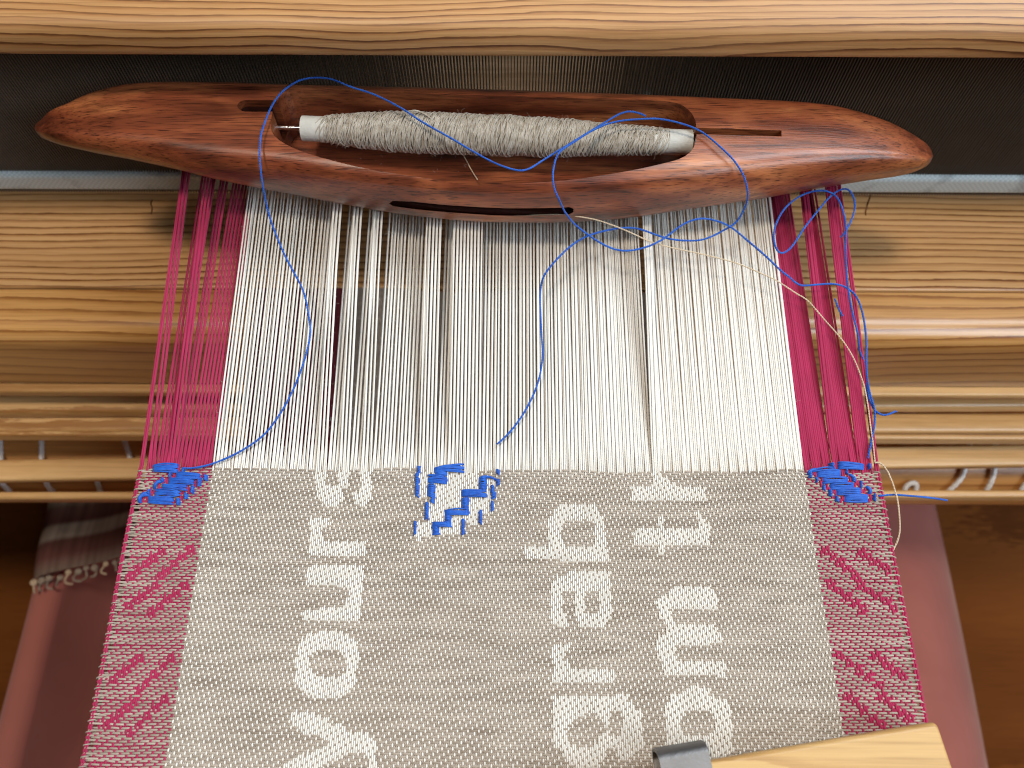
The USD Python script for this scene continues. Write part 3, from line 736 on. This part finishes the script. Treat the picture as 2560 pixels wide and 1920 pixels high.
right = float_rows(RZ_, [(490, 195, 572, 265), (650, 185, 1042, 290), (1130, 215, 1168, 275), (200, 285, 575, 325), (280, 310, 665, 420), (135, 340, 200, 430), (745, 320, 792, 370), (370, 420, 782, 520), (250, 440, 305, 490), (850, 400, 912, 490),
                         (500, 520, 882, 612), (370, 560, 416, 640), (980, 500, 1032, 580), (600, 612, 1005, 712), (470, 640, 532, 740), (740, 718, 1115, 832), (580, 760, 642, 832), (1205, 710, 1252, 812)])
right += [px_arc(RZ_, [(1090, 590), (1140, 600), (1165, 640), (1130, 690)], r=0.0006), px_arc(RZ_, [(150, 400), (160, 320), (230, 290), (420, 290)], r=0.0005), px_arc(RZ_, [(790, 385), (860, 395), (910, 450), (880, 490)], r=0.0005)]
obj('blue_inlay', cat_meshes(right), M_blue, band, smooth=True, label='slanting blue lozenge in the right border')

# fuzz of loose fibres on the warp and the bobbin (fine curves)
def fuzz(name, mat, parent, roots, length, width, n_seg=6, curl=0.5, up=0.6):
    P_, cnt = [], []
    for r0 in roots:
        d = rng.normal(0, 1, 3); d[2] = abs(d[2]) * up; d /= np.linalg.norm(d)
        L = length * rng.uniform(0.4, 1.2)
        p = np.array(r0, float); seg = [p.copy()]
        for _ in range(n_seg):
            d = d + rng.normal(0, curl, 3); d /= np.linalg.norm(d)
            p = p + d * L / n_seg; seg.append(p.copy())
        P_ += seg; cnt.append(len(seg))
    path = str(parent.GetPath()) + '/' + numbered(str(parent.GetPath()), name)
    c = UsdGeom.BasisCurves.Define(stage, path)
    off = np.array(parent.GetCustomDataByKey('origin'))
    c.CreatePointsAttr(Vt.Vec3fArray.FromNumpy((np.array(P_) - off).astype(np.float32)))
    c.CreateCurveVertexCountsAttr(Vt.IntArray.FromNumpy(np.array(cnt, np.int32)))
    c.CreateTypeAttr('linear')
    c.CreateWidthsAttr(Vt.FloatArray([width])); c.SetWidthsInterpolation('constant')
    UsdShade.MaterialBindingAPI.Apply(c.GetPrim()).Bind(mat)
    tag(c.GetPrim(), kind='stuff')


wsel = np.where(kindw == 1)[0]
ri = rng.choice(wsel, 4200)
tt = rng.uniform(0.02, 0.9, 4200)
roots = [(np.interp(tt_ * 0.15, np.r_[0, ys_shed], np.r_[X[i], sx[i]]), tt_ * 0.15, lift[i] * tt_ * 0.15) for i, tt_ in zip(ri, tt)]
fuzz('warp_fuzz', M_white, band, roots, 0.0026, 0.000032, curl=0.8)

# cloth web below, seen between the warp threads: finished band hanging in front of the sole
u0 = aty(862, 724, 0.0990); u1 = aty(1640, 724, 0.0990)
for (xa, xb, mt, lab) in ((u0[0], u1[0], M_undercloth, 'grey woven cloth hanging under the open warp'),):
    ug = []
    zt = u0[2]
    nxu, nzu = 40, 16
    for j in range(nzu + 1):
        for i in range(nxu + 1):
            x = xa + (xb - xa) * i / nxu
            v_ = j / nzu
            ug.append((x, 0.0990 - 0.125 * v_ + 0.0008 * math.sin(x * 80), zt + 0.004 * math.sin(min(1, v_ * 3) * 1.57) - 0.02 * v_ - 0.02 * v_ * v_ + 0.0006 * math.sin(x * 60 + j)))
    idx = np.arange((nxu + 1) * (nzu + 1)).reshape(nzu + 1, nxu + 1)
    q = np.stack([idx[:-1, :-1], idx[:-1, 1:], idx[1:, 1:], idx[1:, :-1]], -1).reshape(-1, 4)
    under = thing('hanging_cloth', lab, 'cloth', (0, 0.099, zt))
    obj('weave', (np.array(ug), np.vstack([q[:, [0, 1, 2]], q[:, [0, 2, 3]]])), mt, under, smooth=True)
    b0 = np.array(ug)[idx[:, 0]]
    st = np.concatenate([b0, b0 - np.array([0.038, 0, 0])])
    n_ = nzu + 1
    qq = np.stack([np.arange(n_ - 1), np.arange(1, n_), np.arange(1, n_) + n_, np.arange(n_ - 1) + n_], -1)
    obj('maroon_border', (st, np.vstack([qq[:, [0, 1, 2]], qq[:, [0, 2, 3]]])), M_undermaroon, under, smooth=True)

# ------------------------------------------------------------------ the shuttle
ZT = 0.0315
back = [(85, 319), (87, 310), (94, 301), (123, 272), (174, 249), (217, 230), (271, 216), (325, 207), (398, 204), (542, 205), (687, 210), (925, 216), (1106, 220), (1400, 229), (1600, 236), (1800, 245), (1937, 251), (2075, 261), (2143, 275), (2212, 296), (2281, 328), (2315, 352), (2329, 372), (2333, 388)]
crease = [(85, 322), (95, 330), (150, 342), (260, 353), (360, 366), (470, 388), (600, 402), (700, 412), (817, 430), (998, 452), (1179, 467), (1300, 470), (1450, 466), (1600, 457), (1750, 445), (1850, 433), (1937, 422), (2075, 407), (2178, 400), (2281, 401), (2310, 403), (2333, 392)]
front = [(85, 322), (89, 330), (108, 346), (217, 377), (325, 399), (434, 424), (579, 457), (672, 475), (817, 503), (962, 529), (1106, 547), (1200, 554), (1345, 557), (1525, 549), (1742, 520), (1903, 497), (2040, 473), (2178, 449), (2264, 435), (2315, 416), (2329, 402), (2333, 392)]


def endf(px):                         # 0 at the tips, 1 in the middle
    d = min(px - 84, 2334 - px) / 380.0
    return max(0.0, min(1.0, d)) ** 0.6


def curve(pts, zf):
    W_ = np.array([atz(x, y, zf(endf(x))) for x, y in pts])
    return W_[:, 0], W_[:, 1]


zt_f = lambda e: 0.0195 + (ZT - 0.0195) * (1 - (1 - e) ** 2.2)
zb_f = lambda e: 0.0175 - 0.0112 * e
bx_, by_ = curve(back, lambda e: zt_f(e) - 0.003 * e)
cx_, cy_ = curve(crease, lambda e: zt_f(e) - 0.0012 * e)
fx_, fy_ = curve(front, lambda e: zb_f(e) + 0.28 * (zt_f(e) - zb_f(e)))
xa, xb = max(bx_[0], cx_[0]), min(bx_[-1], cx_[-1])
ang = np.linspace(0, np.pi, 170)
st_x = (xa + xb) / 2 - (xb - xa) / 2 * np.sign(np.cos(ang)) * np.abs(np.cos(ang)) ** 0.9
pxs = np.interp(st_x, cx_, [p[0] for p in crease])
from scipy.interpolate import PchipInterpolator
def pch(x, y):
    o = np.argsort(x); x, y = np.array(x)[o], np.array(y)[o]
    k = np.r_[True, np.diff(x) > 1e-7]
    return PchipInterpolator(x[k], y[k], extrapolate=True)
yb_s, yc_s = pch(bx_, by_)(np.clip(st_x, bx_.min(), bx_.max())), pch(cx_, cy_)(np.clip(st_x, cx_.min(), cx_.max()))
sc = (fx_ - fx_.mean())
fxn = np.interp(fx_, [fx_.min(), fx_.max()], [xa, xb]) if False else fx_
yf_s = pch(fxn, fy_)(np.clip(st_x, fxn.min(), fxn.max()))
rings = []
for k, x in enumerate(st_x):
    e = endf(pxs[k])
    zt, zb = zt_f(e), zb_f(e)
    yb, yc, yfr = yb_s[k], yc_s[k], yf_s[k]
    yb = max(yb, yc + 0.0006)
    yfr = min(yfr, yb - 0.0005)
    h = zt - zb
    zmid = zb + h * 0.28
    P2 = [(yb - 0.003 * e, zb), (yb + 0.0006 * e, zt - h * 0.35), (yb - 0.001 * e, zt), (yc + 0.0018 * e, zt), (yc - 0.0016 * e, zt - h * 0.33), (yfr, zmid), (yfr + 0.005 * e, zb)]
    rr = [0.005, 0.004, 0.0045, 0.0065, 0.006, 0.006, 0.006]
    rings.append(np.c_[np.full(7 * 6, x), rounded_poly(P2, [max(1e-4, r * (0.35 + 0.65 * e)) for r in rr], 5)])
rings = np.array(rings)
n, mm = rings.shape[:2]
idx = np.arange(n * mm).reshape(n, mm)
A_ = idx[:-1]; B_ = idx[1:]
q = np.stack([A_, np.roll(A_, -1, 1), np.roll(B_, -1, 1), B_], -1).reshape(-1, 4)
fs = np.vstack([q[:, [0, 1, 2]], q[:, [0, 2, 3]]])
c0, c1 = n * mm, n * mm + 1
fs = np.vstack([fs, np.c_[np.full(mm, c0), np.roll(idx[0], -1), idx[0]], np.c_[np.full(mm, c1), idx[-1], np.roll(idx[-1], -1)]])
Vs = np.vstack([rings.reshape(-1, 3), rings[0].mean(0), rings[-1].mean(0)])
body = trimesh.Trimesh(Vs, fs, process=False)
trimesh.repair.fix_normals(body)
if body.volume < 0:
    body.invert()
body = m3.Manifold(m3.Mesh(np.asarray(body.vertices, np.float32), np.asarray(body.faces, np.uint32)))
print('shuttle', body.status(), body.volume())


def prism_z(pxpts, z, z0, z1):
    p = np.array([atz(x, y, z)[:2] for x, y in pxpts])
    g = Polygon(p).buffer(0.0006).buffer(-0.0006)
    t_ = trimesh.creation.extrude_polygon(g, z1 - z0, engine='earcut'); t_.apply_translation((0, 0, z0))
    return m3.Manifold(m3.Mesh(np.asarray(t_.vertices, np.float32), np.asarray(t_.faces, np.uint32)))


def smooth_loop(pts, n=140):
    p = np.array(pts + [pts[0]], float)
    d = np.r_[0, np.cumsum(np.linalg.norm(np.diff(p, axis=0), axis=1))]
    from scipy.interpolate import CubicSpline
    f_ = PchipInterpolator(d, p, axis=0)
    return f_(np.linspace(0, d[-1], n)[:-1])


cav = smooth_loop([(678, 325), (679, 290), (688, 258), (705, 236), (730, 224), (765, 220), (925, 228), (1200, 238), (1453, 246), (1640, 251), (1690, 257), (1722, 275), (1739, 303), (1742, 341), (1733, 371), (1706, 394), (1652, 410), (1562, 428), (1417, 446), (1308, 452), (1200, 454), (1052, 438), (907, 417), (817, 397), (745, 375), (705, 355), (686, 340)])
body = body - prism_z(cav, ZT, 0.0095, 0.05)
body = body - prism_z(smooth_loop([(593, 264), (600, 254), (615, 250), (700, 251), (720, 262), (700, 279), (615, 279), (600, 275)], 60), ZT, 0.0150, 0.05)
body = body - prism_z([(1735, 319), (1954, 326), (1954, 341), (1735, 335)], ZT, 0.0170, 0.05)
yf_fun = pch(st_x, yf_s)
slot = []
for x, y in smooth_loop([(972, 503), (978, 497), (990, 497), (1130, 508), (1280, 515), (1400, 514), (1426, 512), (1437, 520), (1428, 529), (1400, 532), (1280, 534), (1130, 526), (990, 511), (977, 508)], 90):
    p = aty(x, y, 0.089)
    slot.append(aty(x, y, float(yf_fun(p[0])) + 0.0004))
slot = np.array(slot)
k = len(slot)
near, far = slot + np.array([0, -0.003, 0.003 * 0.9]), slot + np.array([0, 0.0022, -0.0022 * 1.9])
tri_v, tri_f = trimesh.creation.triangulate_polygon(Polygon(slot[:, [0, 2]]), engine='earcut')
from scipy.spatial import cKDTree
km = cKDTree(slot[:, [0, 2]]).query(tri_v)[1][tri_f]
i0 = np.arange(k); i1 = np.roll(i0, -1)
cf = np.vstack([km, km[:, ::-1] + k, np.c_[i0, i0 + k, i1], np.c_[i1, i0 + k, i1 + k]])
cutter = trimesh.Trimesh(np.vstack([near, far]), cf, process=False)
trimesh.repair.fix_normals(cutter)
if cutter.volume < 0:
    cutter.invert()
body = body - m3.Manifold(m3.Mesh(np.asarray(cutter.vertices, np.float32), np.asarray(cutter.faces, np.uint32)))
print('slot', cutter.is_watertight, body.status(), body.volume())
shuttle = thing('boat_shuttle', 'polished red brown wooden boat shuttle lying across the warp, hollowed for its bobbin', 'shuttle', (0, 0.11, 0.006))
obj('shuttle_body', body, M_mahog, shuttle, smooth=32)
# dark linings that paint the shade inside the three routed slots
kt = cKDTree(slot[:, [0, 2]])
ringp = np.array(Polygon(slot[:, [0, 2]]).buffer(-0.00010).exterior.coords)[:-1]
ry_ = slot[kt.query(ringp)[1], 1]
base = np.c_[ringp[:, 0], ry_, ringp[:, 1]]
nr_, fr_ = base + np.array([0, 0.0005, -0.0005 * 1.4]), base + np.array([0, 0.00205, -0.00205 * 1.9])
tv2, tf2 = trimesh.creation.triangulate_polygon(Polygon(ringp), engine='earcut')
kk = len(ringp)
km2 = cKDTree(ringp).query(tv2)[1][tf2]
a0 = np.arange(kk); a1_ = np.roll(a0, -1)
obj('front_slot_shade', (np.vstack([nr_, fr_]), np.vstack([km2 + kk, np.c_[a0, a0 + kk, a1_], np.c_[a1_, a0 + kk, a1_ + kk]])), M_slot_shade, shuttle, label='dark lining for the shade inside the long front slot')
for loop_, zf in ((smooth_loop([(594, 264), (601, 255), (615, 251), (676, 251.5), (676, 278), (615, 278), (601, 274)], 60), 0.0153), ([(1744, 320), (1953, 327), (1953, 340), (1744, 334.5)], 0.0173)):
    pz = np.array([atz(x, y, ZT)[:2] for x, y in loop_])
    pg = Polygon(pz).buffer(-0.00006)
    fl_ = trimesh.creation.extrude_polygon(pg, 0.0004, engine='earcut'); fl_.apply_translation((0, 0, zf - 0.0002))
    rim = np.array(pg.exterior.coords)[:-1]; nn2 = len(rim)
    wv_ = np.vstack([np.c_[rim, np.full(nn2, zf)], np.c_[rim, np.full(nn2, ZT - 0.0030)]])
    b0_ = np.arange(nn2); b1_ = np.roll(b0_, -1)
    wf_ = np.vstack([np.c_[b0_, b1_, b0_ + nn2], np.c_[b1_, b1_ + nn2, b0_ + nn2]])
    obj('end_slot_shade', cat_meshes([(np.array(fl_.vertices), np.array(fl_.faces)), (wv_, wf_)]), M_slot_shade, shuttle)
ZA = 0.0235
pl, pr = atz(757, 321, ZA), atz(1728, 356, ZA)
ax = (pr - pl) / np.linalg.norm(pr - pl)
obj('spindle', cat_meshes([tube(np.array([pl - ax * 0.0140, pl + ax * 0.002, pr - ax * 0.002, pr + ax * 0.0032]), 0.00085, 12)]), M_steel, shuttle, smooth=40)

bob = thing('bobbin', 'grey linen bobbin with white paper ends lying in the shuttle', 'bobbin', tuple(pl))
L = np.linalg.norm(pr - pl)
e1 = np.cross([0, 0, 1.0], ax); e1 /= np.linalg.norm(e1); e2 = np.cross(ax, e1)
rp = 0.0043


def lathe(s, r, sec=40):
    a = np.linspace(0, 2 * np.pi, sec, endpoint=False)
    V_ = pl + np.asarray(s)[:, None, None] * ax + np.asarray(r)[:, None, None] * (np.cos(a)[None, :, None] * e1 + np.sin(a)[None, :, None] * e2)
    n_ = len(s)
    idx = np.arange(n_ * sec).reshape(n_, sec)
    A = idx[:-1]; B = idx[1:]
    q = np.stack([A, np.roll(A, -1, 1), np.roll(B, -1, 1), B], -1).reshape(-1, 4)
    return V_.reshape(-1, 3), np.vstack([q[:, [0, 1, 2]], q[:, [0, 2, 3]]])


obj('paper_tube', lathe([0.0, 0.0002, 0, L, L + 0.0001, L], [0.0009, 0.0040, rp + 0.0002, rp + 0.0001, rp - 0.0006, 0.0009]), M_paper, bob, smooth=40)
ss = np.array([0.0052, 0.012, 0.022, 0.034, 0.05, 0.07, 0.088, 0.104, 0.120, L - 0.0085])
rr_ = np.array([0.0043, 0.0052, 0.0061, 0.0069, 0.0071, 0.0070, 0.0067, 0.0059, 0.0050, 0.0043])
prof_r = PchipInterpolator(ss, rr_ * 0.96)
sd = np.linspace(ss[0], ss[-1], 60)
obj('yarn_core', lathe(np.r_[sd[0] - 0.0002, sd, sd[-1] + 0.0002], np.r_[rp, prof_r(sd) - 0.00035, rp]), M_bobyarn, bob, smooth=True)
win = []
for layer_ in range(10):
    turns = 66
    N = turns * 18
    th = np.linspace(0, 2 * np.pi * turns, N) * (1 if layer_ % 2 else -1) + rng.uniform(0, 6)
    s_ = np.linspace(ss[0], ss[-1], N) if layer_ < 6 else np.linspace(ss[0] + 0.008, ss[-1] - 0.006, N)
    lump = 0.0009 * (meshkit.noise(np.c_[np.linspace(0, 40, N), np.full(N, layer_ * 3.3), np.zeros(N)]) - 0.5)
    s_ = s_ + rng.uniform(0.0014, 0.0034) * np.sin(np.linspace(0, 2 * np.pi * turns, N) + layer_) + 3 * lump
    s_ = np.clip(s_, ss[0], ss[-1])
    r_ = prof_r(s_) - 0.0002 + 0.00045 * rng.uniform(0, 1) + 1.0 * lump + 0.0004 * (meshkit.noise(np.c_[s_ * 350, np.zeros(N), np.zeros(N)]) - 0.5)
    win.append(tube(pl + s_[:, None] * ax + r_[:, None] * (np.cos(th)[:, None] * e1 + np.sin(th)[:, None] * e2), 0.00025 * rng.uniform(0.85, 1.2), 5))
obj('wound_yarn', cat_meshes(win), M_bobyarn, bob, smooth=True, kind='stuff')
roots = []
for _ in range(260):
    s_ = rng.uniform(ss[0], ss[-1]); a = rng.uniform(0, 2 * np.pi)
    roots.append(pl + s_ * ax + prof_r(s_) * (np.cos(a) * e1 + np.sin(a) * e2))
fuzz('yarn_fuzz', M_bobyarn, bob, roots, 0.0035, 0.00005, up=1.0)
# a stray loop on top of the bobbin
q = [atz(996, 297, 0.0305), atz(1010, 283, 0.0320), atz(1035, 276, 0.0325), atz(1062, 285, 0.0315), atz(1080, 300, 0.0305)]
obj('stray_loop', tube(spline(q, 20), 0.00027, 6), M_bobyarn, bob, smooth=True)

# ------------------------------------------------------------------ loose threads
def thread(name, label, pts, r, mat, n=None, cat='thread'):
    P_ = np.array([atz(x, y, z) for x, y, z in pts])
    for q_ in range(len(P_)):          # lie on the raised warp ends instead of floating above them
        if -0.001 < P_[q_, 1] < 0.066 and abs(P_[q_, 0]) < 0.135:
            x_, y_, z_ = pts[q_]
            P_[q_] = atz(x_, y_, min(z_, 0.075 * max(P_[q_, 1], 0) + 0.0011))
    from scipy.interpolate import interp1d
    P_ = spline(P_, 30 * len(pts))
    d = np.r_[0, np.cumsum(np.linalg.norm(np.diff(P_, axis=0), axis=1))]
    n = max(24, int(d[-1] / 0.00032))
    P_ = interp1d(d, P_, axis=0)(np.linspace(0, d[-1], n))
    kx = np.linspace(0, d[-1], n)
    P_[1:-1] += 0.00022 * np.stack([meshkit.noise(np.c_[kx * 160, np.full(n, len(pts) + q_), np.zeros(n)]) - 0.5 for q_ in (1.5, 7.5, 13.5)], 1)[1:-1]
    t_ = np.gradient(P_, axis=0); t_ /= np.linalg.norm(t_, axis=1, keepdims=True) + 1e-12
    a1 = np.cross(t_, [0, 0, 1.0]); a1 /= np.linalg.norm(a1, axis=1, keepdims=True) + 1e-9
    a2 = np.cross(a1, t_)
    ph = kx / 0.0019 * 2 * np.pi
    fat = 1 + 0.22 * (meshkit.noise(np.c_[kx * 330, np.full(n, 2.2), np.zeros(n)]) - 0.5)
    plies = [tube(P_ + 0.5 * r * (np.cos(ph + o)[:, None] * a1 + np.sin(ph + o)[:, None] * a2), 0.58 * r * fat, 6) for o in (0, np.pi)]
    return obj(name, cat_meshes(plies), mat, smooth=True, label=label, cat=cat)


zt_ = 0.0330
T1 = [(455, 1170, 0.0010), (500, 1168, 0.0016), (547, 1154, 0.0025), (598, 1130, 0.003), (652, 1094, 0.0035), (692, 1047, 0.004), (731, 978, 0.005), (768, 874, 0.006), (775, 815, 0.007), (765, 753, 0.008), (752, 713, 0.009), (719, 652, 0.011), (690, 587, 0.013), (669, 522, 0.018), (655, 449, 0.028), (649, 380, 0.034),
      (652, 340, 0.0345), (660, 310, 0.0345), (676, 272, 0.0345), (694, 243, 0.0345), (719, 218, 0.0345), (752, 200, 0.035), (795, 194, 0.0355), (835, 200, 0.036), (875, 216, 0.036), (933, 236, 0.036), (998, 268, 0.036), (1052, 303, 0.0345), (1124, 344, 0.033), (1179, 377, 0.0325), (1233, 406, 0.0325), (1287, 425, 0.033), (1320, 423, 0.033), (1360, 399, 0.033),
      (1402, 373, 0.0335), (1453, 342, 0.034), (1518, 302, 0.034), (1547, 286, 0.034), (1572, 279, 0.034), (1598, 283, 0.0338), (1614, 290, 0.0335)]
thread('blue_thread', 'blue thread rising from the left lozenge and snaking over the shuttle to the bobbin', T1, 0.00038, M_blue)
q12 = lambda x, y: (1200 + x / 2.765, 160 + y / 2.765)
loop2 = [(1243, 1110, 0.0015), (1272, 1083, 0.003), (1305, 1040, 0.005), (1341, 968, 0.006), (1355, 902, 0.0065), (1354, 845, 0.007), (1350, 760, 0.0085), (1351, 725, 0.009)]
up2 = [(450, 1450, 0.0105), (580, 1300, 0.012), (720, 1200, 0.013), (870, 1150, 0.0135), (990, 1133, 0.0135), (1100, 1140, 0.0135), (1280, 1200, 0.013), (1430, 1222, 0.0125), (1550, 1210, 0.013), (1700, 1140, 0.0145), (1770, 1090, 0.016), (1830, 990, 0.021), (1850, 880, 0.028), (1810, 750, 0.0325), (1740, 650, 0.0335), (1640, 555, 0.0337), (1530, 470, 0.0337), (1430, 425, 0.034),
       (1300, 390, 0.0343), (1200, 378, 0.0345), (1080, 382, 0.0345), (950, 397, 0.0345), (850, 425, 0.0348), (740, 480, 0.0348), (640, 545, 0.0348), (565, 595, 0.0348), (530, 640, 0.0345), (510, 710, 0.034), (505, 800, 0.0335), (530, 900, 0.0325), (600, 1040, 0.0225), (660, 1110, 0.0175), (760, 1190, 0.0155), (900, 1270, 0.0148), (1020, 1290, 0.0145), (1150, 1265, 0.0147), (1280, 1200, 0.0153), (1400, 1110, 0.0165), (1500, 1072, 0.0170), (1580, 1072, 0.0170), (1720, 1120, 0.0165), (1850, 1220, 0.0145), (2000, 1350, 0.0125), (2120, 1460, 0.011)]
tail2 = [(2014, 714, 0.0095), (2079, 710, 0.0095), (2117, 720, 0.0095), (2144, 747, 0.009), (2160, 801, 0.008), (2166, 861, 0.007), (2166, 930, 0.006), (2177, 991, 0.005), (2187, 1029, 0.0045), (2182, 1089, 0.0035), (2170, 1146, 0.0012)]
thread('blue_thread', 'long blue thread looping over the shuttle and down to the right lozenge', loop2 + [(*q12(x, y), z) for x, y, z in up2] + tail2, 0.00038, M_blue)
T4 = [(2101, 593, 0.009), (2122, 563, 0.010), (2137, 519, 0.011), (2133, 492, 0.012), (2117, 473, 0.0125), (2084, 484, 0.0125), (2046, 525, 0.0122), (2008, 573, 0.012), (1976, 620, 0.0115), (1951, 632, 0.0113), (1935, 601, 0.0115), (1946, 546, 0.012), (1981, 503, 0.013), (2025, 480, 0.0135), (2063, 477, 0.0135), (2090, 492, 0.013), (2109, 536, 0.012), (2115, 579, 0.011), (2114, 633, 0.010),
      (2120, 720, 0.008), (2130, 774, 0.007), (2144, 834, 0.004), (2150, 880, 0.001), (2160, 903, 0.0), (2166, 945, 0.0), (2170, 985, 0.001), (2182, 1018, 0.002), (2204, 1036, 0.003), (2225, 1034, 0.003), (2241, 1028, 0.003)]
thread('blue_thread', 'blue thread with a double loop over the right magenta warp', T4, 0.00038, M_blue)
thread('blue_thread', 'short blue tail sticking out level from the right edge of the band', [(2196, 1240, 0.0004), (2206, 1239, 0.0008), (2235, 1237, 0.001), (2281, 1240, 0.001), (2317, 1243, 0.0), (2368, 1251, -0.002)], 0.00037, M_blue)
thread('blue_thread', 'short blue thread scrap peeping between the right magenta warp threads', [(2087, 747, 0.004), (2095, 768, 0.003), (2106, 790, 0.002)], 0.00038, M_blue)
T6 = [(1243, 516, 0.012), (1272, 533, 0.0135), (1301, 539, 0.0145), (1355, 537, 0.0155), (1417, 538, 0.016), (1478, 547, 0.016), (1525, 561, 0.0155), (1580, 583, 0.0145), (1634, 607, 0.0132), (1706, 625, 0.0125), (1779, 641, 0.012), (1851, 661, 0.0115), (1923, 692, 0.0105), (2000, 739, 0.009), (2030, 763, 0.0085), (2068, 807, 0.0075), (2101, 845, 0.0065), (2133, 893, 0.0055), (2149, 931, 0.005), (2160, 964, 0.004), (2170, 1020, 0.003), (2180, 1090, 0.0025), (2187, 1155, 0.0015)]
thread('linen_thread', 'thin cream linen thread leaving the shuttle slot and crossing to the right border', T6, 0.00027, M_cream)
T7 = [(2187, 1157, 0.0012), (2201, 1158, 0.002), (2213, 1170, 0.002), (2223, 1187, 0.002), (2231, 1206, 0.002), (2242, 1242, 0.002), (2248, 1286, 0.001), (2249, 1326, 0.0), (2243, 1353, -0.001), (2228, 1384, -0.002)]
thread('linen_thread', 'cream linen tail hanging in a bow beside the right edge of the band', T7, 0.00030, M_cream)
thread('linen_thread', 'short cream thread end on the hollow floor below the bobbin', [(1158, 388, 0.0155), (1166, 402, 0.0140), (1176, 420, 0.0135), (1186, 437, 0.014), (1193, 449, 0.016)], 0.00022, M_cream)

# ------------------------------------------------------------------ temple in the corner
zt0 = 0.0045
p_r = atz(2345, 1803, zt0 + 0.009)
p_l = atz(1600, 1930, zt0 + 0.009)
du = (p_r - p_l)[:2]; du /= np.linalg.norm(du); dn = np.array([du[1], -du[0]])
temple = thing('weaving_temple', 'pale wooden temple with a steel clip lying on the lower right cloth corner', 'temple', (float(p_r[0]), float(p_r[1]), zt0))


def obox(s0, s1, n0, n1, z0, z1, r):
    """Rounded box along the temple: s from its right end leftwards, n towards the viewer."""
    a = [m3.Manifold.sphere(r, 20).translate((s, n, z)) for s in (s0 + r, s1 - r) for n in (n0 + r, n1 - r) for z in (z0 + r, z1 - r)]
    hull = m3.Manifold.batch_hull(a)
    me = hull.to_mesh()
    v = me.vert_properties[:, :3]
    w = np.c_[p_r[0] - du[0] * v[:, 0] + dn[0] * v[:, 1], p_r[1] - du[1] * v[:, 0] + dn[1] * v[:, 1], v[:, 2]]
    return w, me.tri_verts[:, ::-1]


obj('temple_bar', obox(0, 0.26, 0, 0.034, zt0, zt0 + 0.009, 0.0016), M_temple, temple, smooth=40)
pc0, pc1 = atz(1772, 1878, zt0 + 0.011), atz(1648, 1898, zt0 + 0.011)
s_a, s_b = -(pc0 - p_r)[:2] @ du, -(pc1 - p_r)[:2] @ du
prof_c = []
zt1 = zt0 + 0.0095
outer = [(0.036, zt0 - 0.0), (-0.0015, zt0), (-0.0040, zt0 + 0.001), (-0.0052, zt0 + 0.004), (-0.0045, zt0 + 0.0085), (-0.0015, zt1 + 0.0012), (0.036, zt1 + 0.0012)]
th_ = 0.0009
ring = [(a, b) for a, b in outer]
oo = np.array(PchipInterpolator(range(7), outer)(np.linspace(0, 6, 37)))
tn_ = np.gradient(oo, axis=0); nn_ = np.c_[-tn_[:, 1], tn_[:, 0]]; nn_ /= np.linalg.norm(nn_, axis=1, keepdims=True)
inn = oo - nn_ * th_
sec = np.vstack([oo, inn[::-1]])
Vc = []
for s in (s_a, s_b):
    Vc.append(np.c_[p_r[0] - du[0] * s + dn[0] * sec[:, 0], p_r[1] - du[1] * s + dn[1] * sec[:, 0], sec[:, 1]])
k = len(sec)
idx = np.arange(2 * k).reshape(2, k)
q = np.stack([idx[0], np.roll(idx[0], -1), np.roll(idx[1], -1), idx[1]], -1)
fc = [q[:, [0, 1, 2]], q[:, [0, 2, 3]]]
m_ = 37
for row, flip in ((0, False), (1, True)):
    a_ = idx[row, :m_]; b_ = idx[row, m_:][::-1]
    cc = np.stack([a_[:-1], a_[1:], b_[1:], b_[:-1]], -1)
    fc += [cc[:, [0, 1, 2]], cc[:, [0, 2, 3]]]
obj('metal_clip', (np.vstack(Vc), np.vstack(fc)), M_clip, temple, smooth=40)
